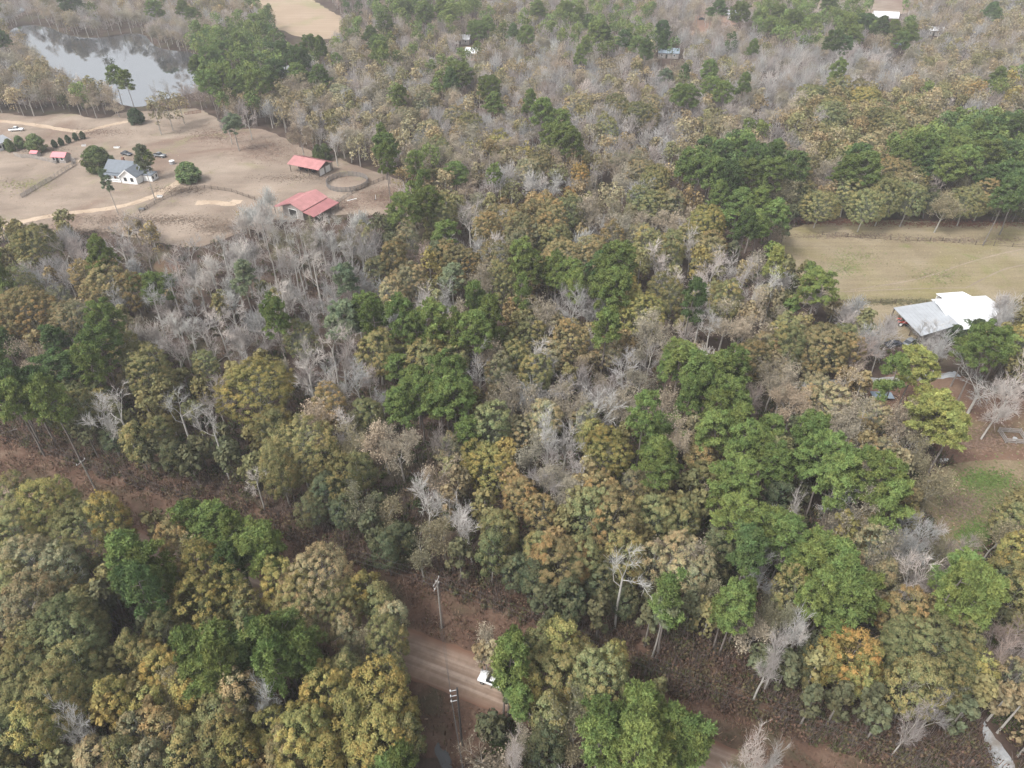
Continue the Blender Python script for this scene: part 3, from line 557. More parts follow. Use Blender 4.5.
795 400 24 S|812 392 18 T|785 385 16 S|830 402 20 T|845 392 16 S|812 436 18 P|800 428 13 K|776 465 17 P|766 455 13 P|826 462 26 P=the lot-edge wide pine=wide dark green pine between the lot edge and tan brush|812 452 16 P|845 470 17 P|838 485 16 P|880 486 25 P=the grass-edge pine=wide green pine nearest the grass clearing|868 474 16 P|892 500 16 P|860 426 22 S|875 415 15 T|845 425 16 S|905 420 17 S|918 430 14 T|940 416 26 V=the yellow-green yard pine=yellow-green leaning pine at the edge of the red-brown yard|928 405 16 V|950 430 14 V|880 455 18 T|895 445 16 S|860 448 14 N|915 456 20 Z|900 465 14 T|935 480 18 Z|920 488 16 Z|906 502 14 N|908 515 12 Y|840 502 16 W|832 515 14 S|852 516 20 S|866 528 16 N|842 530 14 Y|786 540 22 P|772 530 14 P|820 552 24 P|806 562 16 P|838 565 16 P|872 548 20 T|885 560 16 S|882 578 17 T|868 570 14 Z|846 578 17 P|918 540 14 W|930 532 12 B|905 545 12 W|940 545 14 Z|916 572 14 W|925 585 13 U|960 578 25 P=the pine below the grass clearing=bright green pine standing just below the grass clearing|975 590 15 P|1012 522 18 O|1000 535 15 Z|1016 556 20 Y|1005 570 15 O|955 552 12 U|795 512 9 W|776 500 16 K|800 490 12 K|
35 602 28 T|18 615 20 T|52 612 16 N|66 592 18 N|85 605 18 O|60 645 48 O=the broadest near-side oak=broadest olive oak at the photo's near corner, dense domed crown|30 672 30 O|75 672 26 O|60 700 32 O|28 700 24 O|95 660 18 O|90 618 16 O|102 600 14 K|138 592 17 G|128 582 13 G|72 722 14 W|118 700 16 Y|108 712 14 Y|152 700 18 Y|138 692 14 O|165 726 20 N|150 715 14 N|135 726 15 T|165 630 20 O|150 620 14 K|200 602 26 Y|185 612 18 O|230 590 22 Y|245 605 18 O|218 612 16 O|165 672 22 Y|150 660 16 O|175 690 16 Z|132 652 15 O|208 662 32 P=the flat-topped near-side pine=flat-topped bright green pine with grey limbs at its centre, near side of the road|192 655 16 P|225 672 16 P|225 720 26 O|240 700 20 T|215 742 20 O|240 748 18 Y|125 752 18 O|150 760 16 T|185 752 20 O|195 735 16 O|250 652 18 G|190 695 16 Y|35 728 20 Y|10 735 18 O|255 635 13 G|
283 648 36 P=the widest near-side pine=wide bright green pine between olive and golden oaks, near side of the road|265 640 18 P|302 655 18 P|270 665 16 P|264 700 15 W|250 690 12 B|325 692 28 Y|345 675 20 O|380 692 32 Y=the golden oak nearest the road=golden-olive oak closest to the weedy road gap|362 705 20 Y|400 710 18 Y|395 675 15 O|355 722 22 Y|300 740 34 Y=the deep golden oak=deep orange-gold oak at the near edge below the widest pine|275 730 18 Y|285 755 18 N|325 750 22 Y|385 738 28 Y|365 752 20 Y|408 735 16 O|404 764 14 P|
486 640 11 S|481 653 9 T|493 655 10 T|508 658 17 P|518 645 11 P|503 675 12 P|498 668 9 Z|512 688 12 K|520 700 13 P|
555 672 38 O=the mossy olive oak=big mossy olive oak beside the white car|535 650 18 O|560 645 20 Y|530 692 20 Y|580 655 18 O|600 680 28 O|615 665 16 Y|590 700 22 O|575 705 20 Z|550 715 20 O|545 745 20 K|515 752 13 W|522 735 12 S|
632 742 42 P=the biggest bright pine=biggest bright green pine at the near edge, flat spreading top|605 725 24 P|660 730 24 P|640 710 20 P|690 742 22 P|678 725 16 P|596 750 20 P|655 760 18 V|575 745 16 Z|655 692 11 O|640 700 12 O|700 752 14 P|
670 600 19 P|662 612 13 L|735 605 20 P|745 595 13 P|725 612 12 P|690 610 14 K|625 600 15 K|570 600 16 K|545 605 14 K|600 612 13 K|705 595 14 Z|650 620 12 K|
756 752 14 W|775 762 12 W|740 764 10 Z|
790 590 20 O|776 600 16 Z|782 622 13 Z|772 655 17 W|785 640 13 w|800 628 14 W|845 602 28 P|830 588 16 P|862 590 18 P|815 595 14 P|852 655 30 R=the orange-gold oak=orange-gold leafy oak at the roadside end of the lot|838 640 16 Y|868 662 16 Y|826 660 18 Y|815 668 13 O|860 680 15 Y|828 620 12 K|812 645 14 K|805 665 15 K|785 670 14 K|
925 645 46 O=the huge brown-olive oak=huge brown-olive oak, widest crown at the lot's roadside end|905 615 24 N|940 618 24 N|960 645 22 O|900 650 24 O|915 685 26 O|950 680 22 O|975 672 18 Y|980 692 14 O|1012 678 16 T|1004 700 12 T|1022 704 14 T|965 596 28 P=the wide roadside-end pine=wide bright green pine behind the huge brown-olive oak|985 602 16 P|948 590 14 P|1016 632 19 U|1000 640 14 U|1024 655 16 B|1016 592 18 O|1002 582 15 K|1000 655 12 U|962 712 14 K|936 708 12 B|918 718 11 B|870 700 13 K|840 700 13 K|812 702 12 K|880 718 11 K
"""
SPECIAL = """
97 159 14 E 9.5=the round green tree by the house=round dense green tree standing beside the house
187 172 13 E 7=the dome-shaped bush at the drive end=dome-shaped brownish green tree standing where the sandy drive ends
35 143 9 E 7=the brownish cedar by the small pink shed=broad brownish green cedar beside the smaller pink-roofed shed
9 145 5 E 5=the bush by the grey cabin=low green bush beside the pale cabin at the photo's edge
19 142 5 E 5=the second bush by the grey cabin=second low green bush, between the pale cabin and the broad cedar
135 116 8 D 6.5=the dark round tree in the pasture=dark round tree alone in the pasture above the house
145 157 8 P 11=the pine behind the house=green pine rising directly behind the grey-roofed house
"""
TREES = []            # dicts: kind code, base xy, height, radius, label, landmark
def put(px, py, rpx, K, Hs=1.0, H=None, lm=None, label=None, hand=True):
    shape, _, _, _, _, H0, _ = KINDS[K]
    H = H or H0 * rnd.uniform(.84, 1.14) * Hs
    fr = FR[shape]
    c = G(px, py, H * fr); d = PJ(c.x, c.y, c.z)[2]
    R = rpx * d / FOC
    TREES.append(dict(K=K, x=c.x, y=c.y, H=H, R=max(R, .8), px=px, py=py, rpx=rpx, lm=lm, label=label, hand=hand))
for ent in HAND.replace('\n', '').split('|'):
    f = ent.strip().split('=')
    if not f[0]: continue
    x, y, r, K = f[0].split(); x, y, r = float(x), float(y), float(r)
    H0 = KINDS[K][5]
    small = 1.0
    if K in 'PGV': small = 0.8 if (r < 14 and y > 330) else 1.0
    elif K in 'WBUSw' and y > 200: small = 1.02; r *= 1.08
    elif K in 'OYNTZ' and y > 300: small = 0.62 if r < 13 else (0.82 if r < 19 else 1.0)
    put(x, y, r, K, small, H=(rnd.uniform(6.5, 9) if K in 'STUBK' and x < 120 and 56 < y < 112 else None), lm=f[1] if len(f) > 1 else None, label=f[2] if len(f) > 2 else None)
for ent in SPECIAL.strip().split('\n'):
    f = ent.split('='); x, y, r, K, H = f[0].split()
    put(float(x), float(y), float(r), K, H=float(H), lm=f[1], label=f[2])
for k, (x, y) in enumerate([(54, 143.5), (60.5, 141.5), (67.5, 139), (75, 136.5), (82, 135)]):
    put(x, y, 2.9, 'D', H=3.2, label='small dark conifer in the pasture row, %s the broad cedar' % ('nearest', 'second from', 'third from', 'fourth from', 'farthest from')[k])
# two slender pines beside the drive
for (bx, by, H, x2, r, lab) in ((155.5, 200, 19, 0, 9, 'tall slender pine with bare stem in front of the house'), (118.5, 214, 15, 0, 4.5, 'thin leaning pine with sparse crown beside the sandy drive')):
    b = G(bx, by); d = PJ(b.x, b.y, H * .74)[2]
    TREES.append(dict(K='L', x=b.x, y=b.y, H=H, R=r * d / FOC, px=bx, py=by - 25, rpx=r, lm=None, label=lab, hand=True))

LAKEW = smooth_closed([G(*q) for q in LAKE], 2); LAKEW = np.array([(v.x, v.y) for v in LAKEW])
def in_lake(x, y):
    a = LAKEW; qx, qy = np.roll(a[:, 0], -1), np.roll(a[:, 1], -1)
    return bool((((a[:, 1] > y) != (qy > y)) & (x < (qx - a[:, 0]) * (y - a[:, 1]) / (qy - a[:, 1] + 1e-12) + a[:, 0])).sum() % 2)
for t in TREES:
    k = 0; up = t['py'] < 54
    while in_lake(t['x'], t['y']) or (k and k < 4):
        t['y'] += 2 if up else -2; t['x'] += (-.9 if up else .9) * (t['x'] < 0); k += 1
        if k > 60: break
# ---- fill between them: subcanopy near, whole woods far
def in_poly(P, x, y):
    px, py = P[:, 0], P[:, 1]; qx, qy = np.roll(px, -1), np.roll(py, -1)
    c = ((py > y) != (qy > y)) & (x < (qx - px) * (y - py) / (qy - py + 1e-12) + px)
    return bool(c.sum() % 2)
def open_ground(x, y, pad=0.0):
    for P in CLEARINGS:
        if in_poly(P, x, y): return True
    for Pl, wd in STRIPS:
        if np.min(np.hypot(Pl[:, 0] - x, Pl[:, 1] - y)) < wd + 2: return True
    v = Vector((x, y, 0)) - RC; t = v.dot(RN); s = v.dot(RD)
    if -4.6 < t < 15.5: return True
    if -16 < t < 0 and -6 < s < 12: return True                  # the weedy gap by the pole
    return False
ZONES = [  # ellipse in the photograph: x, y, rx, ry -> kind weights
    (110, 22, 110, 22, dict(S=5, B=4, T=1, U=2, P=.6)), (25, 75, 60, 35, dict(S=4, T=3, B=3)),
    (225, 62, 45, 34, dict(P=8, G=2, S=1)), (285, 45, 35, 30, dict(P=5, G=4, S=1)), (335, 6, 45, 12, dict(G=4, U=4)),
    (420, 8, 60, 16, dict(P=6, S=2)), (350, 110, 90, 50, dict(S=5, T=4, B=4, P=.4, O=1.5)), (600, 30, 60, 24, dict(P=4, B=4, S=2)),
    (620, 90, 150, 60, dict(B=6, U=1.5, S=3.5, T=2.2, W=1.5, O=1.2)), (715, 90, 50, 20, dict(P=3, B=5)), (830, 22, 80, 26, dict(P=5, S=2, B=2)),
    (965, 40, 75, 45, dict(S=6, T=4, B=3, O=1.5)), (700, 40, 60, 45, dict(S=3, U=4, B=4)), (830, 70, 90, 25, dict(B=6, W=3, S=2)),
    (860, 120, 70, 32, dict(O=6, T=3, N=2)), (960, 155, 80, 32, dict(P=6, G=3)), (735, 190, 50, 40, dict(P=5, G=3, Z=1)), (600, 170, 110, 35, dict(B=4, S=3, O=3, T=2, W=2)),
    (470, 60, 80, 60, dict(S=3.5, B=4, P=1.6, T=2.4, U=1.5, O=1.2)),
]
DEFAULT = dict(B=4, S=4, T=2.6, P=1.3, O=2, U=1.2, N=.6)
cell = {}
def cadd(t): cell.setdefault((int(t['x'] // 10), int(t['y'] // 10)), []).append(t)
for t in TREES: cadd(t)
def crowd(x, y, k):
    i, j = int(x // 10), int(y // 10)
    for a in range(i - 2, i + 3):
        for b in range(j - 2, j + 3):
            for t in cell.get((a, b), ()):
                if math.hypot(t['x'] - x, t['y'] - y) < k * (t['R'] if t['hand'] else t['R'] * 1.0) + .6: return True
    return False
hand_xy = np.array([(t['x'], t['y']) for t in TREES]); hand_list = list(TREES)
SPOTS = [(996, 745, 18), (881, 396, 14), (1012, 438, 16), (945, 313, 40), (900, 345, 12), (946, 461, 8), (668, 54, 11), (466, 46, 6), (735, 18, 6), (885, 16, 14), (290, 73, 5), (702, 22, 6), (308, 200, 30),
         (308, 165, 26), (347, 186, 24), (376, 198, 18), (970, 500, 34), (950, 470, 20), (445, 690, 40), (300, 212, 24), (330, 214, 20), (200, 225, 30), (100, 222, 24), (40, 222, 14), (163, 266, 14), (480, 655, 12), (898, 47, 5), (934, 34, 5), (440, 735, 30), (305, 18, 30), (50, 48, 10), (80, 60, 16), (110, 62, 22), (140, 70, 22), (165, 70, 18), (188, 66, 12), (135, 96, 8)]
def pick(wts):
    ks = list(wts); return rnd.choices(ks, [wts[k] for k in ks])[0]
tries = 0
for _ in range(60000):
    # uniform over the ground that the frame and a margin round it shows
    py = rnd.uniform(-14, 820); px = rnd.uniform(-130, 1154)
    if rnd.random() > min(1, (4.2 * 100 / max(30, py + 60)) ** 3 * .05 + .06) and py > 0: continue
    g = G(px, py, 9); x, y = g.x, g.y
    if y < 18 or open_ground(x, y): continue
    near = py > 190
    far_r = rnd.uniform(3.2, 5.2)
    if crowd(x, y, 0.92 if near else 0.80): continue
    if near:
        dd = np.hypot(hand_xy[:, 0] - x, hand_xy[:, 1] - y); ii = np.argsort(dd)[:4]; K = hand_list[rnd.choice(list(ii))]['K']
        if K in 'VRLDEY': K = 'O'
        if K in 'PG': K = rnd.choice('KOSP')
        R = rnd.uniform(2.0, 3.0); H = KINDS[K][5] * rnd.uniform(.55, .72)
    else:
        K = None
        for zx, zy, rx, ry, w in ZONES:
            if ((px - zx) / rx) ** 2 + ((py - zy) / ry) ** 2 < 1: K = pick(w); break
        K = K or pick(DEFAULT)
        R = far_r * (.85 if K in 'PG' else 1); H = KINDS[K][5] * rnd.uniform(.72, 1.0)
    q = PJ(x, y, H * .65); rp = R * FOC / q[2]
    if any(math.hypot(q[0] - a, q[1] - b) < c + rp * .8 for a, b, c in SPOTS): continue
    t = dict(K=K, x=x, y=y, H=H, R=R, px=px, py=py, rpx=rp, lm=None, label=None, hand=False)
    TREES.append(t); cadd(t)

# ---- which ones are objects of their own: at most 300 of a kind in view, the largest shown first
for t in TREES:
    p = PJ(t['x'], t['y'], t['H'] * .7); t['px'], t['py'], t['d'] = p
    m = t['rpx']
    t['inview'] = -m < p[0] < 1024 + m and -m * 1.5 < p[1] < 768 + m * 1.5
by = {}
for t in TREES:
    if t['inview']: by.setdefault(KINDS[t['K']][1], []).append(t)
for k, v in by.items():
    v.sort(key=lambda t: (-t['rpx'] * (1.6 if t['hand'] else 1)) if not t['label'] else -1e6)
    for i, t in enumerate(v): t['solo'] = i < 300
# ---- labels
LM = [(434, 600, 'the leaning power pole'), (460, 720, 'the dark power pole'), (92, 480, 'the distant power pole'), (348, 184, 'the round pen'),
      (308, 165, 'the long red-roofed shed'), (308, 203, 'the red barn'), (132, 175, 'the grey-roofed house'), (945, 315, 'the white metal roofs'), (881, 396, 'the blue-grey trailer'),
      (1012, 437, 'the wooden pen'), (900, 260, 'the hay field'), (110, 60, 'the lake'), (300, 15, 'the tilled field'), (708, 30, 'the far red yard'), (668, 54, 'the distant blue-roofed house'),
      (466, 46, 'the far white buildings'), (885, 15, 'the far white greenhouse'), (990, 745, 'the grey gravel drive'), (975, 480, 'the bright grass patch'), (140, 130, 'the pasture'), (860, 8, 'the far clearing')]
for t in TREES:
    if t.get('lm'): LM.append((t['px'], t['py'], t['lm']))
ORD = ['', 'second ', 'third ', 'fourth ', 'fifth ', 'sixth ', 'seventh ']
cellmap = {}
for t in TREES:
    if not t.get('solo') or t['label']: continue
    best = min(LM, key=lambda m: math.hypot(m[0] - t['px'], (m[1] - t['py']) * 1.3))
    dx, dy = t['px'] - best[0], (t['py'] - best[1]) * 1.2
    rel = ('right of' if dx > 0 else 'left of') if abs(dx) > abs(dy) else ('in front of' if dy > 0 else 'behind')
    size = 'small ' if t['rpx'] < 13 and t['py'] > 250 else ('broad ' if t['rpx'] > 24 else '')
    t['phrase'] = (size + KINDS[t['K']][6], rel, best[2]); t['ld'] = math.hypot(dx, dy)
    cellmap.setdefault(t['phrase'], []).append(t)
for ph, v in cellmap.items():
    v.sort(key=lambda t: t['ld'])
    if len(v) <= 7:
        for i, t in enumerate(v): t['label'] = ORD[i] + '%s %s %s' % ph if i else ('%s %s %s' % ph if len(v) == 1 else 'nearest %s %s %s' % ph)
    else:
        for t in v: t['label'] = 'one of the %ss clustered %s %s' % ph; t['group'] = '%ss %s %s' % ph

def crown_color(K):
    c = KINDS[K][3]; b = rnd.uniform(.74, 1.26); h = rnd.uniform(-.07, .08)
    return (c[0] * b * (1 + h), c[1] * b, c[2] * b * (1 - h * .4), 1)
n_obj = 0
MASS = []
for t in TREES:
    K = t['K']; shape, name, cat, _, bark, _, words_ = KINDS[K]
    if not t.get('solo'):
        MASS.append(t); continue
    vs_ = sorted(SHAPES[shape], key=lambda v: abs(math.log(v[2] / t['R'])) + rnd.uniform(0, .22)); trunk, crown, R0, H0 = vs_[0]
    sc = (t['R'] / R0 * rnd.uniform(.94, 1.06), t['R'] / R0 * rnd.uniform(.94, 1.06), t['H'] / H0)
    root = empty(name, (t['x'], t['y'], 0), rnd.uniform(0, 6.283), t['label'], cat, t.get('group') or words_ + 's of the woods')
    root.scale = sc
    o = link(bpy.data.objects.new('trunk', trunk)); o.parent = root; o.color = (*bark, 1)
    o = link(bpy.data.objects.new('crown', crown)); o.parent = root; o.color = crown_color(K)
    n_obj += 1
print('TREES', len(TREES), 'solo', n_obj, 'mass', len(MASS), {k: (len(v)) for k, v in by.items()})

# ---- the far woods that read as one mass
def mass_mesh(lst):
    gl, gt = Geo(), Geo()
    for t in lst:
        K = t['K']; shape, _, _, _, bark, _, _ = KINDS[K]; col = np.array(crown_color(K)[:3]); H, R = t['H'], t['R']; O = np.array([t['x'], t['y'], 0.])
        gt.tubes([O], [O + np.array([0, 0, H * .7])], [.22], [.1], np.array([bark]) * 1.0, 4)
        near = t['d'] < 330
        if shape in ('bare', 'tall', 'thin'):
            n = 420 if near else 300
            a = rng.uniform(0, 6.283, n); el = rng.uniform(.2, 1.5, n); L = rng.uniform(.25, 1, n)
            tip = np.stack([np.cos(a) * np.cos(el) * R * 1.15, np.sin(a) * np.cos(el) * R * 1.15, (H * .38) + (np.sin(el)) * H * .6], 1)
            st = np.array([0, 0, H * .34]); p0 = st + (tip - st) * (L * .8)[:, None] + rng.normal(0, .5, (n, 3)); p1 = p0 + norm(tip - st + rng.normal(0, 2.2, (n, 3))) * rng.uniform(.8, 2.0, n)[:, None]
            gt.tubes(O + p0, O + p1, np.full(n, .055), np.full(n, .025), tints(n, .18, .03) * col, 3)
            if shape == 'thin':
                p = p1 + rng.normal(0, .4, (n, 3)); gl.quads(leaf_quads(O + p, norm(rand_unit(n) + np.array([0, 0, .8])), rng.uniform(.2, .45, n)), tints(n, .16, .03) * col)
        else:
            n = 620 if near else 420; zc = H * (.55 if shape == 'oak' else .72); rz = H - zc
            nl = 26; d = norm(rand_unit(nl) + np.array([0, 0, .5])); C = d * rng.uniform(.5, .85, nl)[:, None] * np.array([R, R, rz]); k = rng.integers(0, nl, n)
            u = norm(rand_unit(n) + np.array([0, 0, .4])); p = C[k] + u * R * .3 + np.array([0, 0, zc])
            gl.quads(leaf_quads(O + p, norm(u + rand_unit(n) * .7), rng.uniform(.3, .62, n)), tints(n, .2, .06) * tints(nl, .15, .06)[k] * col)
    return gl.mesh('distant_foliage', M_LEAF), gt.mesh('distant_woods', M_TWIG)
a_, b_ = mass_mesh(MASS)
o = link(bpy.data.objects.new('distant_woods', b_)); tag(o, kind='stuff'); 
o2 = link(bpy.data.objects.new('foliage', a_)); o2.parent = o; tag(o2, kind='stuff')

# ---- undergrowth beneath the trees, weeds of the verge
GRAVEL = np.array([tuple(G(*q))[:2] for q in [(978, 708), (998, 728), (1016, 752), (1030, 800), (990, 800), (988, 765), (976, 740)]])
def undergrowth():
    g = Geo(); cnt = 0
    for _ in range(22000):
        py = rnd.uniform(185, 810); px = rnd.uniform(-100, 1124)
        p = G(px, py); x, y = p.x, p.y
        v = Vector((x, y, 0)) - RC; t = v.dot(RN); s = v.dot(RD)
        if -4.2 < t < (11.5 if s < 14 else 8.5) or (-16 < t < 0 and -6 < s < 12 and rnd.random() < .93): continue
        edge = (11.5 if s < 14 else 8.5) <= t < 20
        if in_poly(GRAVEL, x, y) or (not edge and open_ground(x, y)): continue
        if py < 380 and rnd.random() < .45: continue
        h = rnd.uniform(.6, 2.2) * (1.25 if edge else 1); w = h * rnd.uniform(.5, .8)
        col = np.array(rnd.choice([(.07, .085, .03), (.09, .10, .035), (.13, .11, .05), (.055, .08, .03), (.15, .10, .07), (.17, .13, .09)]))
        if edge: col = np.array(rnd.choice([(.085, .085, .04), (.12, .085, .055), (.15, .095, .07), (.10, .065, .05), (.13, .105, .06)]))
        n = 42 if py > 330 else 26
        u = rand_unit(n); q = u * np.array([w, w, h * .5]) * rng.uniform(.4, 1, n)[:, None] + np.array([x, y, h * .5])
        g.quads(leaf_quads(q, norm(u + rand_unit(n) * .8), rng.uniform(.14, .36, n)), tints(n, .25, .08) * col)
        if rnd.random() < .5:
            m = 9; b0 = np.array([x, y, 0]) + rng.normal(0, .35, (m, 3)) * np.array([1, 1, 0]); b1 = b0 + np.stack([rng.normal(0, .5, m), rng.normal(0, .5, m), rng.uniform(1.2, 3.6, m)], 1)
            g.tubes(b0, b1, np.full(m, .035), np.full(m, .015), tints(m, .2) * np.array([[.24, .19, .17]]), 3)
        cnt += 1
    return g.mesh('undergrowth', M_LEAF)
tag(link(bpy.data.objects.new('undergrowth', undergrowth())), kind='stuff')
def weeds():
    g = Geo(); n = 42000
    s = rng.uniform(-130, 110, n); t = np.where(rng.random(n) < .72, rng.uniform(4.1, 15.5, n), rng.uniform(-13, -3.9, n))
    keep = (np.sin(s * .9 + t * 1.7) + np.sin(s * .31 - t * .8) + rng.normal(0, .8, n)) > -.4
    s, t = s[keep], t[keep]; n = len(s)
    b = np.array(RC)[None] + np.outer(s, np.array(RD)) + np.outer(t, np.array(RN)); b[:, 2] = 0.0
    h = rng.uniform(.25, .9, n); d = norm(rng.normal(0, .45, (n, 3)) + np.array([0, 0, 1])); sv = norm(np.cross(d, rand_unit(n))) * rng.uniform(.04, .10, n)[:, None]
    tip = b + d * h[:, None]
    pal = np.array([(.17, .105, .075), (.23, .155, .11), (.12, .075, .055), (.11, .10, .05), (.28, .21, .15)]); 
    col = pal[rng.choice(5, n, p=[.32, .26, .2, .12, .1])] * tints(n, .2)
    g.quads(np.stack([b - sv, b + sv, tip + sv * .5, tip - sv * .5], 1).reshape(-1, 3), col)
    return g.mesh('weeds', M_LEAF)
tag(link(bpy.data.objects.new('weeds', weeds())), kind='stuff')
def tufts():
    """rough grass along the pastures and the field"""
    g = Geo(); P = []
    while len(P) < 9000:
        if rnd.random() < .5: p = G(rnd.uniform(-100, 430), rnd.uniform(108, 250))
        else: p = G(rnd.uniform(770, 1120), rnd.uniform(218, 350)) if rnd.random() < .6 else G(rnd.uniform(870, 1060), rnd.uniform(370, 570))
        if any(in_poly(C, p.x, p.y) for C in CLEARINGS[2:7] if True): P.append((p.x, p.y, 0))
    b = np.array(P); n = len(b); f = np.sin(b[:, 0] * .13 + np.sin(b[:, 1] * .09) * 2) + np.sin(b[:, 1] * .17) > -.3
    b = b[f]; n = len(b)
    nn = norm(rand_unit(n) * .6 + np.array([0, 0, 1])); c = b + np.array([0, 0, .06])
    RB, DB, GR = (.19, .13, .10), (.165, .125, .095), (.105, .15, .045)
    for cx, cy, sx, sy, k, gc in ((985, 481, 26, 10, 1500, GR), (974, 536, 16, 13, 1300, GR), (990, 500, 50, 30, 2600, (.13, .14, .06)), (940, 276, 26, 8, 380, (.17, .18, .08)), (845, 268, 20, 9, 450, (.16, .18, .075)), (852, 256, 30, 8, 350, (.17, .18, .08)), (20, 185, 30, 6, 500, (.2, .2, .08)),
            (385, 196, 26, 10, 2500, RB), (345, 205, 20, 6, 900, RB), (150, 220, 70, 5, 2200, DB), (60, 232, 60, 6, 2000, DB), (215, 135, 30, 8, 1600, RB), (270, 150, 30, 10, 1800, RB), (100, 132, 30, 4, 900, RB), (180, 190, 24, 4, 900, DB), (225, 228, 30, 6, 1400, DB), (300, 178, 40, 4, 900, DB),
            (40, 150, 30, 3, 700, DB), (900, 302, 60, 3, 1600, (.13, .12, .07)), (850, 236, 60, 3, 900, DB), (960, 240, 70, 3, 900, DB), (860, 330, 16, 8, 900, (.13, .15, .06)), (840, 222, 60, 3, 1500, (.16, .075, .055)), (960, 224, 80, 3, 1800, (.16, .075, .055)), (990, 440, 40, 12, 1500, RB), (960, 505, 22, 16, 1500, DB)):
        q = np.array([tuple(G(cx + rnd.gauss(0, sx * .55), cy + rnd.gauss(0, sy * .55))) for _ in range(k)]); q[:, 2] = .05
        dn = 1 if cy > 400 else .9
        g.quads(leaf_quads(q, norm(rand_unit(k) * .5 + np.array([0, 0, 1])), rng.uniform(.2, .5, k)), tints(k, .2) * np.array([gc]))
    pal = np.array([(.27, .205, .14), (.23, .17, .12), (.31, .245, .17), (.20, .175, .10)])
    g.quads(leaf_quads(c, nn, rng.uniform(.15, .4, n)), pal[rng.integers(0, 4, n)] * tints(n, .15))
    return g.mesh('rough_grass', M_LEAF)
tag(link(bpy.data.objects.new('rough_grass', tufts())), kind='stuff')

# ------------------------------------------------------------------ buildings
def roof_pair(parent, L, Wd, eave, ridge, over, m, name='roof', cx=0.0, cy=0.0, th=.12, ribs=0):
    """two sloping slabs that meet at the ridge (ridge along x)"""
    mb = MB(); hw = Wd / 2 + over; sl_ = (ridge - eave) / (Wd / 2); ez = eave - over * sl_
    for s in (1, -1):
        pts = [(cx - L / 2 - over, cy + s * hw, ez), (cx + L / 2 + over, cy + s * hw, ez), (cx + L / 2 + over, cy, ridge), (cx - L / 2 - over, cy, ridge)]
        mb.poly(pts, (0, 0, th))
        for k in range(ribs):
            x = cx - L / 2 - over + (L + 2 * over) * (k + .5) / ribs
            mb.tube((x, cy + s * hw, ez + th + .02), (x, cy, ridge + th + .02), .04, n=4)
    return mb.build(name, m, parent)
def gable_walls(parent, L, Wd, eave, ridge, m, cx=0.0, cy=0.0, name='wall'):
    mb = MB(); a, b = L / 2, Wd / 2
    prof = [(-b, 0), (b, 0), (b, eave - .03), (0, ridge - .06), (-b, eave - .03)]
    v0 = [mb.bm.verts.new((cx - a, cy + y, z)) for y, z in prof]; v1 = [mb.bm.verts.new((cx + a, cy + y, z)) for y, z in prof]
    mb.bm.faces.new(v0); mb.bm.faces.new(v1[::-1])
    for i in range(5): mb.bm.faces.new((v0[i], v0[(i + 1) % 5], v1[(i + 1) % 5], v1[i]))
    return mb.build(name, m, parent)
def opening(parent, name, c, size, m, frame=None):
    o = MB().box(c, size).build(name, m, parent)
    if frame:
        x, y, z = c; sx, sy, sz = size; t = .12
        f = MB()
        for dz in (-sz / 2 - t / 2, sz / 2 + t / 2): f.box((x, y, z + dz), (sx + (2 * t if sx > sy else .04), sy + (2 * t if sy > sx else .04), t))
        if sx > sy:
            for dx in (-sx / 2 - t / 2, sx / 2 + t / 2): f.box((x + dx, y, z), (t, sy + .04, sz))
        else:
            for dy in (-sy / 2 - t / 2, sy / 2 + t / 2): f.box((x, y + dy, z), (sx + .04, t, sz))
        f.build('frame', frame, o)
    return o

# farmhouse
hp = G(134, 176); H_ = empty('farmhouse', (hp.x, hp.y, 0), math.radians(-12), 'white farmhouse with grey shingle roof and front gable in the pasture', 'house')
gable_walls(H_, 13, 8.5, 3.0, 5.6, M_WHITE, -1.5)
r_ = roof_pair(H_, 13, 8.5, 3.0, 5.6, .5, M_SHINGLE, 'roof', -1.5)
MB().box((-3.5, 1.4, 5.4), (.8, .8, 1.6)).build('chimney', M_BROWN, r_)
W2 = empty('front_wing', (3.2, -3.6, 0)); W2.parent = H_; W2.rotation_euler = (0, 0, math.pi / 2)
gable_walls(W2, 6.5, 6.2, 2.9, 5.2, M_WHITE); rr_ = roof_pair(W2, 6.5, 6.2, 2.9, 5.2, .45, M_SHINGLE, 'wing_roof')
mb = MB()
for s in (1, -1): mb.poly([(-3.72, s * 3.6, 2.66), (-3.72, 0, 5.3), (-3.72, 0, 4.95), (-3.72, s * 3.6, 2.3)], (-.1, 0, 0))
mb.build('bargeboard', M_WHITE, W2)
MB().box((-4.4, -5.35, 2.45), (7.4, 2.4, .14)).build('porch_roof', M_SHINGLE, H_)
MB().box((-4.4, -5.3, .2), (7.4, 2.3, .4)).build('porch_floor', M_WHITE, H_)
for x in (-7.9, -5.6, -3.2, -.9): MB().box((x, -6.35, 1.4), (.16, .16, 2)).build('porch_post', M_WHITE, H_)
MB().box((-4.4, -6.38, .95), (7.2, .07, .5)).build('porch_rail', M_WHITE, H_)
MB().box((8.2, -1.6, 1.1), (3.4, 3.6, 2.2)).build('side_room', M_WHITE, H_); MB().box((8.2, -1.6, 2.3), (3.8, 4, .16)).build('side_roof', M_SHINGLE, H_)
for x in (-6.6, -2.0): opening(H_, 'window', (x, -4.27, 1.6), (1.1, .06, 1.3), M_GLASS, M_WHITE)
d_ = opening(H_, 'door', (-4.3, -4.28, 1.45), (1.0, .06, 2.1), M_BROWN, M_WHITE); MB().box((-3.9, -4.34, 1.4), (.08, .06, .08)).build('handle', M_STEEL, d_)
for y in (-1.3, 1.3): opening(W2, 'window', (-3.27, y, 1.6), (.06, 1.2, 1.4), M_GLASS, M_WHITE)
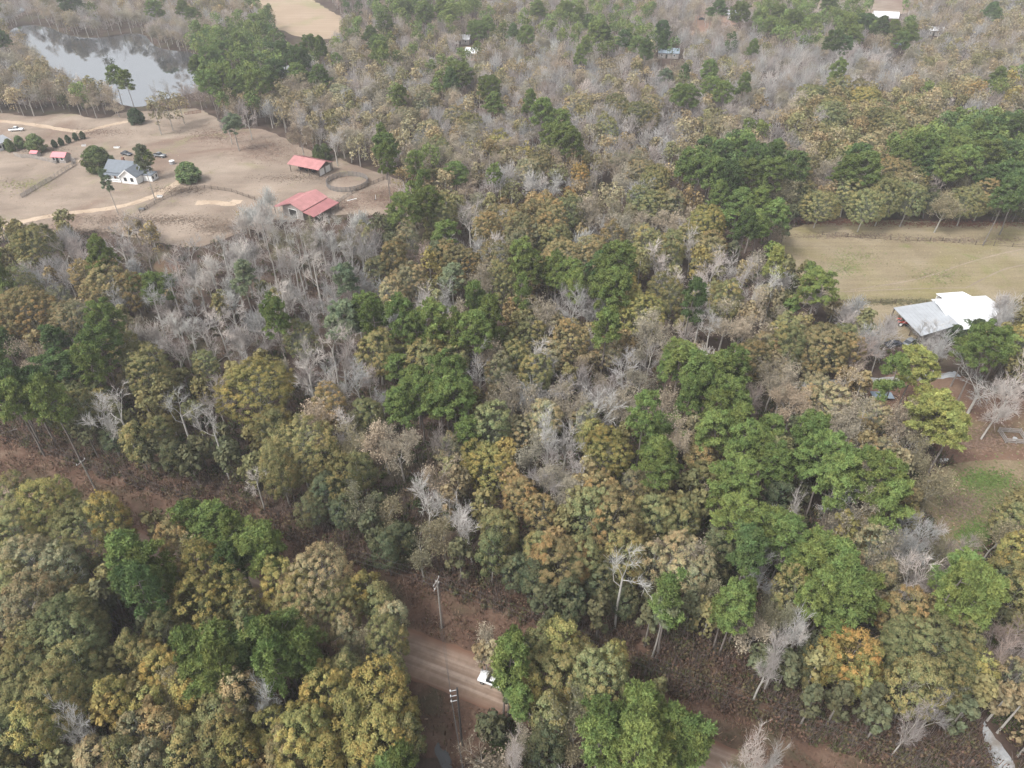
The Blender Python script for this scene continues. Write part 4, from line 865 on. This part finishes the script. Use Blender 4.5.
for y in (-1.0, 1.0): opening(H_, 'window', (9.92, -1.6 + y, 1.3), (.06, .8, 1.0), M_GLASS, M_WHITE)

# long open shed with faded red roof
sa, sb = G(287, 164, 3.0), G(318.5, 170.5, 3.0); ang = math.atan2(sb.y - sa.y, sb.x - sa.x); Ls = (sb - sa).length
nrm = Vector((-math.sin(ang), math.cos(ang), 0)); ctr = (sa + sb) / 2 + nrm * 4.6
SH = empty('open_shed', (ctr.x, ctr.y, 0), ang, 'long open shed with faded red metal roof beyond the round pen', 'shed')
roof_pair(SH, Ls - .6, 8.6, 3.1, 4.7, .3, M_PINK, ribs=16)
for x in (-1, -.33, .33, 1):
    for s in (-1, 1): MB().box((x * (Ls / 2 - .7), s * 4.0, 1.48), (.2, .2, 2.96)).build('post', M_POSTW, SH)
MB().box((0, 3.8, 1.4), (Ls - 1.8, .1, 2.6)).build('back_wall', M_BOARD, SH)
MB().box((Ls / 2 - .95, .1, 1.5), (.12, 7.4, 2.7)).build('end_wall', M_BOARD, SH)
for y in (-1.9, 1.6): opening(SH, 'door', (Ls / 2 - .85, y, 1.45), (.08, 2.5, 2.3), M_WHITE)
for k, x in enumerate((-4.5, -.5, 2.5)):
    pass
# red barn
ra, rb = G(290, 203.5, 5.2), G(316, 189.5, 5.2); ang = math.atan2(rb.y - ra.y, rb.x - ra.x); Lb = (rb - ra).length; c_ = (ra + rb) / 2
BN = empty('red_barn', (c_.x, c_.y, 0), ang, 'red barn with two metal roof slopes and a side lean-to at the forest edge', 'barn')
gable_walls(BN, Lb - 1, 8.4, 3.4, 5.1, M_BOARD); roof_pair(BN, Lb - .6, 8.6, 3.5, 5.2, .35, M_PINK, ribs=14)
mb = MB(); mb.poly([(-Lb / 2, -4.75, 3.1), (Lb / 2, -4.75, 3.1), (Lb / 2, -9.2, 2.35), (-Lb / 2, -9.2, 2.35)], (0, 0, .12)); mb.build('lean_to_roof', M_PINKD, BN)
mb = MB(); mb.poly([(-Lb / 2, 4.8, 3.1), (Lb / 2, 4.8, 3.1), (Lb / 2, 8.0, 2.4), (-Lb / 2, 8.0, 2.4)], (0, 0, .12)); mb.build('back_lean_to_roof', M_PINKD, BN)
for x in (-.95, -.32, .32, .95):
    MB().box((x * Lb / 2, -8.9, 1.17), (.2, .2, 2.34)).build('post', M_POSTW, BN); MB().box((x * Lb / 2, 7.7, 1.2), (.2, .2, 2.4)).build('post', M_POSTW, BN)
opening(BN, 'door', (-Lb / 2 + .46, 0, 1.5), (.08, 3.2, 2.9), M_DARK, M_WHITE)
opening(BN, 'door', (Lb / 2 - .46, 0, 1.5), (.08, 3.2, 2.9), M_DARK, M_WHITE)

# white metal-roofed barns
def slab_roof(parent, name, pts, m, th=.14, ribs=0):
    mb = MB(); P = [Vector(p) for p in pts]; mb.poly(P, (0, 0, th))
    for k in range(1, ribs):
        f = k / ribs; a = P[0].lerp(P[1], f); b = P[3].lerp(P[2], f); mb.tube(a + Vector((0, 0, th + .01)), b + Vector((0, 0, th + .01)), .05, n=4)
    return mb.build(name, m, parent)
MBN = empty('metal_barn', G(945, 318), 0, 'sprawling barn of three joined white and grey metal roofs beside the hay field', 'barn')
O_ = MBN.location.copy()
def rel(p): return p - O_
A = [G(893.3, 308, 2.9), G(934.6, 301.5, 4.0), G(959, 325, 4.0), G(921, 336.5, 2.9)]
slab_roof(MBN, 'grey_roof', [rel(p) for p in A], M_GREYM, ribs=12)
Bq = [G(938, 305.5, 4.6), G(994, 301.7, 4.6), G(1004, 310, 3.6), G(958.5, 324, 3.6)]
slab_roof(MBN, 'white_roof', [rel(p) for p in [Bq[0], Bq[1], G(1003.5, 309.6, 3.3), G(983, 327, 3.0), G(957, 331, 3.0)]], M_WHITEM)
Cq = [G(935.9, 294, 3.0), G(962.5, 292, 3.6), G(981.6, 301.6, 3.9), G(952, 304.5, 3.4)]
slab_roof(MBN, 'back_roof', [rel(p) for p in Cq], M_WHITEM, ribs=8)
# front slope of the middle barn is one slab, its back slope another
slab_roof(MBN, 'rear_slope', [rel(p) for p in [Bq[0] + Vector((0, .1, 0)), Bq[1] + Vector((0, .1, 0)), Bq[1] + Vector((1, 5, -1.3)), Bq[0] + Vector((1, 5, -1.3))]], M_WHITEM)
for f in (0, .33, .66, 1):
    p = A[0].lerp(A[3], f); q = p.lerp(A[1].lerp(A[2], f), .04); MB().box((q.x - O_.x, q.y - O_.y, q.z / 2 - .02), (.22, .22, q.z - .05)).build('post', M_POSTW, MBN)
def wall_between(a, b, z, m, th=.15, name='wall', inset=0):
    a, b = rel(a), rel(b); d = b - a
    return MB().box(((a.x + b.x) / 2, (a.y + b.y) / 2, z / 2), (math.hypot(d.x, d.y) * .96, th, z), math.atan2(d.y, d.x)).build(name, m, MBN)
wall_between(A[1].lerp(A[0], .08), A[2].lerp(A[3], .08), 2.95, M_BOARD)
wall_between(A[3].lerp(A[0], .07), A[2].lerp(A[1], .07), 2.6, M_BOARD)
wall_between(G(982, 327, 3).lerp(O_, .06), G(957.5, 330.5, 3).lerp(O_, .06), 2.7, M_WHITE)
wall_between(G(1002, 310, 3).lerp(O_, .06), G(982, 326, 3).lerp(O_, .06), 2.8, M_WHITE)
wall_between(Cq[0].lerp(O_, .06), Cq[1].lerp(O_, .06), 2.7, M_WHITE); wall_between(Cq[1].lerp(O_, .06), Cq[2].lerp(O_, .06), 2.9, M_WHITE)

def cabin(name, px, py, L, Wd, eave, ridge, deg, wm, rm, label, cat='house', doors=True):
    p = G(px, py); r = empty(name, (p.x, p.y, 0), math.radians(deg), label, cat)
    gable_walls(r, L, Wd, eave, ridge, wm); roof_pair(r, L, Wd, eave + .03, ridge, .3, rm)
    if doors:
        opening(r, 'door', (-L * .1, -Wd / 2 - .03, 1.05), (.95, .06, 2.1), M_DARK)
        for x in (-.34, .28): opening(r, 'window', (x * L, -Wd / 2 - .03, 1.6), (1.0, .06, 1.0), M_GLASS, M_WHITE)
    return r
cabin('small_shed', 36.5, 156, 2.6, 2.2, 1.5, 2.1, -8, M_BOARD, M_PINKL, 'small shed with pink roof beneath the broad cedar', 'shed', False)
r_ = cabin('garden_shed', 63, 161, 5.2, 4, 2.3, 3.4, -6, M_BOARD, M_PINKL, 'grey board shed with bright pink roof near the house', 'shed')
cabin('pale_cabin', 0, 148, 6, 7, 2.7, 4.2, 70, M_WHITE, M_GREYM, 'pale cabin with light grey roof at the photo edge by two bushes')
cabin('far_house', 668, 57, 11, 7, 2.8, 4.6, -8, M_BOARD, M_BLUEG, 'distant low house with blue-grey roof in the middle of the woods')
cabin('far_house', 463, 43, 9, 7, 2.8, 4.6, -10, M_BOARD, M_WHITEM, 'farther of two white-roofed houses in the far woods')
cabin('far_house', 476, 57, 11, 8, 2.8, 4.8, -10, M_BOARD, M_WHITEM, 'nearer of two white-roofed houses in the far woods')
cabin('far_house', 735, 19, 11, 8, 3, 5, -15, M_BOARD, M_GREYM, 'pale house behind the far red dirt yard')
cabin('far_house', 290, 76, 8, 7, 3, 5, 10, M_WHITE, M_GREYM, 'white house glimpsed between dark pines beside the tilled field')
cabin('far_house', 312, 64, 8, 7, 3, 5, 10, M_WHITE, M_GREYM, 'grey roof just behind the white house among dark pines')
cabin('far_house', 934, 35, 8, 6, 3, 4.6, -20, M_BOARD, M_WHITEM, 'small white-roofed house behind the dense far pines')
cabin('far_house', 800, 44, 7, 6, 3, 4.6, 30, M_WHITE, M_GREYM, 'small pale house under whitish trees in the far woods')
# greenhouse: half-round white tunnel with end frames
p = G(885, 17); gh = empty('greenhouse', (p.x, p.y, 0), math.radians(-14), 'white half-round tunnel greenhouse at the far clearing', 'greenhouse')
mb = MB(); nseg = 10
vs0 = [mb.bm.verts.new((-8, 4 * math.cos(a), .02 + 3.4 * math.sin(a))) for a in np.linspace(0, math.pi, nseg + 1)]; vs1 = [mb.bm.verts.new((8, v.co.y, v.co.z)) for v in vs0]
for i in range(nseg): mb.bm.faces.new((vs0[i], vs0[i + 1], vs1[i + 1], vs1[i]))
mb.build('cover', M_WHITEM, gh)
for x in (-8.03, 8.03):
    mb = MB(); mb.poly([(x, 3.95 * math.cos(a), .02 + 3.36 * math.sin(a)) for a in np.linspace(0, math.pi, nseg + 1)], (.04, 0, 0)); mb.build('end_wall', M_WHITE, gh)
p = G(899, 48); bt = empty('tarp_shelter', (p.x, p.y, 0), .3, 'shelter under a pale blue tarp below the far pines', 'shelter')
roof_pair(bt, 5, 4, 2.0, 2.7, .1, M_BLUE, 'tarp')
for x in (-2.3, 2.3):
    for y in (-1.9, 1.9): MB().tube((x, y, 0), (x, y, 2.0), .05).build('post', M_STEEL, bt)

# ------------------------------------------------------------------ fences
def fence(name, px, label, h=1.3, spacing=2.6, m=M_BOARD, rails=3, board=.12, thick=.14, closed=False, group=None, dark=False):
    w = [G(*q) for q in px] if not isinstance(px[0], Vector) else px
    if closed: w = w + [w[0]]
    root = empty(name, w[0], 0, label, 'fence', group); o = w[0].copy()
    posts = []
    mb = MB()
    for a, b in zip(w, w[1:]):
        k = max(1, round((b - a).length / spacing))
        for i in range(k): posts.append(a.lerp(b, i / k))
        d = b - a; an = math.atan2(d.y, d.x); mid = (a + b) / 2 - o
        for r in range(rails):
            mb.box((mid.x, mid.y, h * (r + .55) / rails), (d.length, .05, board), an)
    mb.build('rail', m, root)
    if not closed: posts.append(w[-1])
    for p in posts[:98]: MB().box(((p - o).x, (p - o).y, h * .53), (thick, thick, h * 1.06)).build('post', M_POSTW if dark else m, root)
    return root
pc = G(347.5, 184); Rp = 7.3
fence('round_pen', [pc + Vector((Rp * math.cos(a), Rp * math.sin(a), 0)) for a in np.linspace(0, 2 * math.pi, 30, endpoint=False)],
      'round grey board pen standing beside the long red-roofed shed', 1.8, 1.6, M_PEN, 5, .22, .2, True)
fence('board_fence', [(22, 198), (36, 189), (52, 180), (66, 171), (76, 165)], 'grey weathered board fence climbing from the drive to the pink-roofed shed', 1.5, 2.4, rails=4, board=.2)
fence('board_fence', [(15, 156), (22, 158), (30, 158), (40, 160), (50, 162), (56, 164)], 'grey board fence joining the two pink-roofed sheds', 1.5, 2.0, rails=4, board=.2)
fence('lattice_fence', [(70, 160), (76, 163), (73, 165)], 'short grey lattice fence around the pink-roofed shed end', 1.8, 1.5, rails=5, board=.16)
fence('rail_fence', [(140, 213), (155, 204), (172, 196), (190, 190), (205, 188), (232, 192), (255, 200)], 'dark rail fence running below the sandy drive', 1.2, 3.0, M_POSTW, 3, .1, dark=True)
fence('rail_fence', [(352, 194), (362, 189), (374, 184), (388, 178)], 'dark rail fence running from the round pen to the woods', 1.3, 2.6, M_POSTW, 3, .12, dark=True)
fence('rail_fence', [(334, 206), (344, 199), (352, 194)], 'grey rail fence between the red barn and round pen', 1.3, 2.2, M_BOARD, 3, .12)
fence('wire_fence', [(822, 235), (860, 238), (905, 241), (942, 241), (975, 245), (1012, 247), (1060, 249)], 'dark post and wire fence crossing the hay field', 1.2, 4.5, M_POSTW, 2, .05, .16, dark=True)
fence('wire_fence', [(842, 303), (862, 302), (880, 303), (895, 303)], 'weedy post fence beside the grey metal roof', 1.2, 3.5, M_POSTW, 2, .06, .16, dark=True)
fence('board_fence', [(185, 115), (193, 114), (201, 113)], 'short brown board fence under trees above the pasture', 1.3, 2.0, M_BROWN, 3, .2)

# ------------------------------------------------------------------ power poles and cables
def pole(base, h, m, label, arm_deg, arms=1, brackets=False):
    r = empty('power_pole', base, 0, label, 'power pole', 'wooden power poles along the road')
    MB().tube((0, 0, -.2), (0, 0, h), .17, .12, 10).build('shaft', m, r)
    dx, dy = math.cos(arm_deg), math.sin(arm_deg); att = []
    if brackets:                                        # three white stand-off brackets down one side
        for k in range(3):
            z = h - .4 - k * 1.25; e = Vector((-dx * .85, -dy * .85, z))
            MB().tube((0, 0, z), e, .05, .045, 6).build('bracket', M_STEEL, r); MB().tube(e, e + Vector((0, 0, .3)), .09, .07, 8).build('insulator', M_WHITE, r); att.append(Vector(base) + e + Vector((0, 0, .3)))
        return att
    for k in range(arms):
        z = h - .35 - k * 1.1; L = .95
        MB().box((dx * .0 - dy * .16, dy * .0 + dx * .16, z), (L * 2, .09, .11), arm_deg).build('crossarm', M_BOARD, r)
        for s in ((-1, -.05, 1) if k == 0 else (-.8, .8)):
            q = Vector((dx * L * .9 * s - dy * .16, dy * L * .9 * s + dx * .16, z + .08)); MB().tube(q, q + Vector((0, 0, .28)), .06, .045, 6).build('insulator', M_WHITE, r)
            att.append(Vector(base) + q + Vector((0, 0, .3)))
    if arms == 3: MB().tube((.26, 0, h - 2.6), (.26, 0, h - 1.7), .2, n=10).build('transformer', M_STEEL, r)
    return att
b3, b1 = G(101, 500), G(442, 628)
t2 = G(457, 689, 15); b2 = Vector((t2.x, t2.y, 0))
ar = math.atan2(RN.y, RN.x)
a3 = pole(b3, 10.2, M_POLE, 'grey wooden power pole with pale crossarm on the far roadside bank', ar)
a1 = pole(b1, 12.2, M_POLE, 'tall grey wooden power pole leaning over the verge beyond the dirt road', ar, 2)
nxt = b2 + (b2 - b1).normalized() * 34
d12 = math.atan2((b2 - b1).y, (b2 - b1).x) + math.pi / 2
a2 = pole(b2, 15.2, M_POLED, 'dark tarred power pole with white insulators in the weedy gap near the road', d12, 2, True)
a4 = pole(nxt, 13, M_POLED, 'power pole farther along the side line past the dark pole', d12, 1, True)
b0 = b3 + (b3 - b1).normalized() * 75; b5 = b1 + (b1 - b3).normalized() * 72
a0 = pole(b0, 10.5, M_POLE, 'power pole on the roadside beyond the forest corner', ar); a5 = pole(b5, 11, M_POLE, 'power pole farther down the road past the gravel drive', ar)
def wire(a, b, label, sag=.9):
    mb = MB(); N = 14; pts = [a.lerp(b, i / N) + Vector((0, 0, -4 * sag * (i / N) * (1 - i / N))) for i in range(N + 1)]
    for p, q in zip(pts, pts[1:]): mb.tube(p, q, .014, n=4)
    return tag(mb.build('power_cable', M_WIRE), label, 'cable', label)
for k in range(3):
    wire(a0[k], a3[k], 'power cables reaching the distant pole from beyond the corner')
    wire(a3[k], a1[k], 'long power cables between the distant pole and the leaning pole')
    wire(a1[k], a5[k], 'power cables leaving the leaning pole along the lot')
    wire(a1[k], a2[k], 'power cables crossing over the dirt road', .25)
    wire(a2[k], a4[k], 'power cables running from the dark pole off the photo', .4)
# far white mast
p = G(1015, 14); q = empty('white_mast', p, 0, 'thin white leaning mast in the far woods', 'mast'); MB().tube((0, 0, 0), (2.4, 0, 15), .22, .15).build('shaft', M_WHITE, q); MB().box((2.1, 0, 13.4), (1.6, .15, .15)).build('crossarm', M_WHITE, q)

# ------------------------------------------------------------------ vehicles
def car(name, px, py, deg, m, label, cat='car', L=4.5, truck=False, loc=None):
    p = loc or G(px, py); r = empty(name, p, math.radians(deg), label, cat); Wd = 1.8; h = L / 2
    if truck: low = [(-h, .45), (h, .45), (h, .95), (h - .2, 1.08), (.95, 1.12), (-h, 1.1)]; cab = [(-.75, 1.1), (.95, 1.12), (.45, 1.78), (-.6, 1.78)]
    else: low = [(-h, .4), (h, .4), (h, .72), (h - .3, .86), (.9, .98), (-1.6, 1.0), (-h, .92)]; cab = [(-1.75, .98), (.95, .97), (.25, 1.45), (-1.0, 1.46)]
    def ext(prof, w, taper=0):
        mb = MB(); v0 = [mb.bm.verts.new((x, -w / 2 + (taper if z > 1.2 else 0), z)) for x, z in prof]; v1 = [mb.bm.verts.new((x, w / 2 - (taper if z > 1.2 else 0), z)) for x, z in prof]; n = len(prof)
        mb.bm.faces.new(v0); mb.bm.faces.new(v1[::-1])
        for i in range(n): mb.bm.faces.new((v0[i], v0[(i + 1) % n], v1[(i + 1) % n], v1[i]))
        return mb
    mb = ext(low, Wd); bmesh.ops.bevel(mb.bm, geom=mb.bm.edges[:], offset=.07, segments=2, affect='EDGES'); mb.build('body', m, r, True)
    ext([(x, z - .01) for x, z in cab], Wd * .9, .15).build('window', M_GLASS, r)
    (x0, z0), (x1, z1) = cab[3], cab[2]
    MB().box(((x0 + x1) / 2, 0, z1 + .03), (x1 - x0 + .1, Wd * .9 - .26, .07), 0, .02).build('roof', m, r)
    if truck: MB().box((-h / 2 - .55, 0, 1.115), (h - .95, Wd * .78, .02)).build('truck_bed', M_DARK, r)
    for sx in (-.62, .64):
        for sy in (-1, 1):
            w = MB().tube((sx * h, sy * (Wd / 2 - .2), .33), (sx * h, sy * (Wd / 2 + .03), .33), .33, n=14).build('wheel', M_RUB, r)
            MB().tube((sx * h, sy * (Wd / 2 + .03), .33), (sx * h, sy * (Wd / 2 + .05), .33), .18, n=10).build('rim', M_STEEL, w)
    for sy in (-.6, .6): MB().box((h - .02, sy, .68), (.06, .34, .14)).build('headlight', M_WHITEM, r)
    return r
rdeg = math.degrees(math.atan2(RD.y, RD.x))
cl = G(481, 678) + RD * 2.0
car('parked_car', 0, 0, rdeg + 180, M_CARW, 'white car half hidden under trees on the dirt road', loc=Vector((cl.x, cl.y, .06)))
car('pickup_truck', 17, 131, 8, M_CARW, 'white pickup parked on the track at the pasture edge', 'truck', 5.6, True)
car('parked_car', 127, 155, -20, M_CARD, 'dark car parked behind the grey-roofed house')
car('pickup_truck', 160, 157, -15, M_CARS, 'grey pickup parked beside the pine behind the house', 'truck', 5.2, True)
car('parked_car', 893, 346, 15, M_CARD, 'dark car with shiny roof parked in front of the metal barn')
car('parked_car', 909, 344, 40, M_CARS, 'grey car parked beside the dark car at the barn')
car('parked_car', 702, 20, -10, M_CARD, 'black car parked in the far red dirt yard')

# red tractor under the barn's open side
p = G(901, 325); tr = empty('tractor', p, math.radians(-10), 'red tractor parked under the edge of the grey metal roof', 'tractor')
MB().box((.75, 0, .95), (1.5, .7, .6), 0, .08).build('hood', M_REDP, tr); MB().box((-.45, 0, .8), (1.1, .9, .4), 0, .05).build('body', M_REDP, tr)
for s in (-1, 1):
    w = MB().tube((-.5, s * .55, .65), (-.5, s * .95, .65), .65, n=18).build('rear_wheel', M_RUB, tr); MB().tube((-.5, s * .95, .65), (-.5, s * .97, .65), .34, n=12).build('rim', M_WHITE, w)
    MB().tube((1.1, s * .45, .38), (1.1, s * .7, .38), .38, n=14).build('front_wheel', M_RUB, tr); MB().box((-.5, s * .75, 1.36), (1.2, .45, .08), 0, .03).build('fender', M_REDP, tr)
MB().box((-.55, 0, 1.15), (.5, .5, .12), 0, .03).box((-.8, 0, 1.4), (.1, .5, .5), 0, .03).build('seat', M_RUB, tr); MB().tube((.05, 0, 1.2), (-.15, 0, 1.6), .03).tube((-.15, -.2, 1.6), (-.15, .2, 1.6), .03).build('steering_wheel', M_RUB, tr)
MB().tube((1.2, .2, 1.2), (1.2, .2, 1.9), .04).build('exhaust', M_STEEL, tr)

# blue-grey trailer
p = G(881, 398); tl = empty('trailer', p, math.radians(-4), 'low flatbed trailer with blue-grey deck in the shaded yard', 'trailer')
MB().box((0, 0, .85), (4.6, 2.3, .1)).build('deck', M_BLUEG, tl); MB().box((0, 0, .7), (4.4, .12, .16)).box((0, .8, .7), (4.4, .12, .16)).box((0, -.8, .7), (4.4, .12, .16)).build('frame', M_DARK, tl)
for x in (-.35, .45):
    for s in (-1, 1):
        w = MB().tube((x, s * .95, .34), (x, s * 1.2, .34), .34, n=14).build('wheel', M_RUB, tl); MB().tube((x, s * 1.2, .34), (x, s * 1.23, .34), .2, n=10).build('rim', M_WHITE, w)
MB().tube((2.3, -.8, .6), (3.5, 0, .5), .06).tube((2.3, .8, .6), (3.5, 0, .5), .06).build('tongue', M_DARK, tl)
# wooden pen
p = G(1012, 438); wp = empty('wooden_pen', p, math.radians(-6), 'small grey wooden pen with open top in the red-brown yard', 'pen')
for s in (-1, 1):
    for k in range(3):
        MB().box((0, s * 1.7, .3 + k * .4), (4.2, .08, .2)).build('rail', M_BOARD, wp); MB().box((s * 2.1, 0, .3 + k * .4), (.08, 3.3, .2)).build('rail', M_BOARD, wp)
    for x in (-2.1, 0, 2.1): MB().box((x, s * 1.78, .65), (.16, .16, 1.3)).build('post', M_BOARD, wp)
p = G(1014, 440); bk = empty('bucket', p, 0, 'white bucket standing inside the wooden pen', 'bucket'); MB().tube((0, 0, 0), (0, 0, .55), .32, .4, 14).build('body', M_WHITE, bk); MB().tube((0, 0, .5), (0, 0, .58), .42, n=14).build('rim', M_STEEL, bk)
# white tank and dark post
p = G(943, 462); tk = empty('water_tank', p, .1, 'small white tank lying beside the grass clearing', 'tank'); MB().tube((-.7, 0, .5), (.7, 0, .5), .42, n=16).tube((-.9, 0, .5), (-.7, 0, .5), .2, .42, 16).tube((.7, 0, .5), (.9, 0, .5), .42, .2, 16).build('shell', M_WHITE, tk, True)
for x in (-.4, .4): MB().box((x, 0, .09), (.14, .6, .18)).build('foot', M_STEEL, tk)
p = G(950, 460); ps = empty('gate_post', p, 0, 'dark wooden post beside the small white tank', 'post'); MB().tube((0, 0, 0), (.1, 0, 1.5), .14, .12).build('shaft', M_POSTW, ps); MB().tube((.1, 0, 1.5), (.11, 0, 1.56), .15).build('cap', M_POSTW, ps)
# things about the farmhouse and the pens
def trough(px, py, label, L=1.8, Wd=.8, h=.55, m=M_WHITE, deg=0):
    p = G(px, py); r = empty('water_trough', p, math.radians(deg), label, 'trough')
    mb = MB()
    for s in (-1, 1): mb.box((0, s * Wd / 2, h / 2), (L, .06, h)).box((s * L / 2, 0, h / 2), (.06, Wd - .06, h))
    mb.box((0, 0, .06), (L - .06, Wd - .06, .06)); mb.build('tub', m, r); MB().box((0, 0, h * .8), (L - .08, Wd - .08, .02)).build('water', M_WATER, r)
trough(160, 197, 'white trough by the rail fence below the house'); trough(117, 148, 'white trough in the pasture behind the house', 2.2); trough(142, 210, 'pale grey trough beside the rail fence end', 1.8, 1.2, .6, M_BOARD)
trough(84, 146, 'white tub on the grass between the conifer row and house', 1.5, .8, .5, M_WHITE, 20)
p = G(172.5, 164); hb = empty('metal_drum', p, 0, 'round grey drum standing behind the drive end', 'drum'); MB().tube((0, 0, 0), (0, 0, 1.3), .95, n=18).build('shell', M_BALE, hb); MB().tube((0, 0, 1.3), (0, 0, 1.38), 1.0, .8, 18).build('lid', M_WHITE, hb)
p = G(352, 200); pl = tag(MB().box((0, 0, .12), (3.4, .3, .2), .55, .03).build('white_plank', M_WHITE), 'white plank lying by the fence below the round pen', 'plank'); pl.location = p
p = G(376, 200); wp2 = empty('white_post', p, 0, 'thin white post standing near the forest corner', 'post'); MB().tube((0, 0, 0), (0, 0, 1.9), .09).build('shaft', M_WHITE, wp2); MB().box((-.25, 0, .15), (.9, .4, .3), 0, .03).build('base', M_POSTW, wp2)
# hay bales and a tractor-like dark load under the long shed
for k, x in enumerate((-4.6, -1.6, 1.2)):
    q = SH.matrix_basis @ Vector((x, -.4, 0)); o = tag(MB().tube((-.7, 0, .78), (.7, 0, .78), .78, n=18).build('hay_bale', M_DARK if k else M_CARD), 'dark round bale stored under the long red-roofed shed, %s the open end' % ('nearest', 'second from', 'third from')[k], 'bale', 'dark bales under the shed'); o.location = q; o.rotation_euler = (0, 0, ang)
# fallen logs at the roadside corner
for (x, y, L, dg, lab) in ((10, 432, 5, 30, 'grey fallen log on the bare bank at the forest corner'), (905, 725, 6, 20, 'reddish fallen log under bare branches at the lot corner'), (612, 612, 3, 100, 'pale fallen log below the forked white tree')):
    p = G(x, y); o = MB().tube((-L / 2, 0, .2), (L / 2, 0, .25), .2, .12, 8).tube((L * .1, 0, .25), (L * .3, .8, .7), .07, .03, 6).build('fallen_log', M_BOARD); o.location = p; o.rotation_euler = (0, 0, math.radians(dg)); tag(o, lab, 'log')

# ------------------------------------------------------------------ the haze of the far woods
if HAZE:
    mb = MB(); mb.box((0, 1700, 54), (4400, 4000, 112))
    mh = bpy.data.materials.new('haze_air'); mh.use_nodes = True; n = mh.node_tree.nodes; n.clear(); out = n.new('ShaderNodeOutputMaterial'); v = n.new('ShaderNodeVolumePrincipled')
    v.inputs['Density'].default_value = HAZE; v.inputs['Color'].default_value = (.95, .965, 1, 1); v.inputs['Anisotropy'].default_value = 0.1
    mh.node_tree.links.new(v.outputs[0], out.inputs['Volume'])
    hz = mb.build('haze', mh); tag(hz, kind='stuff')
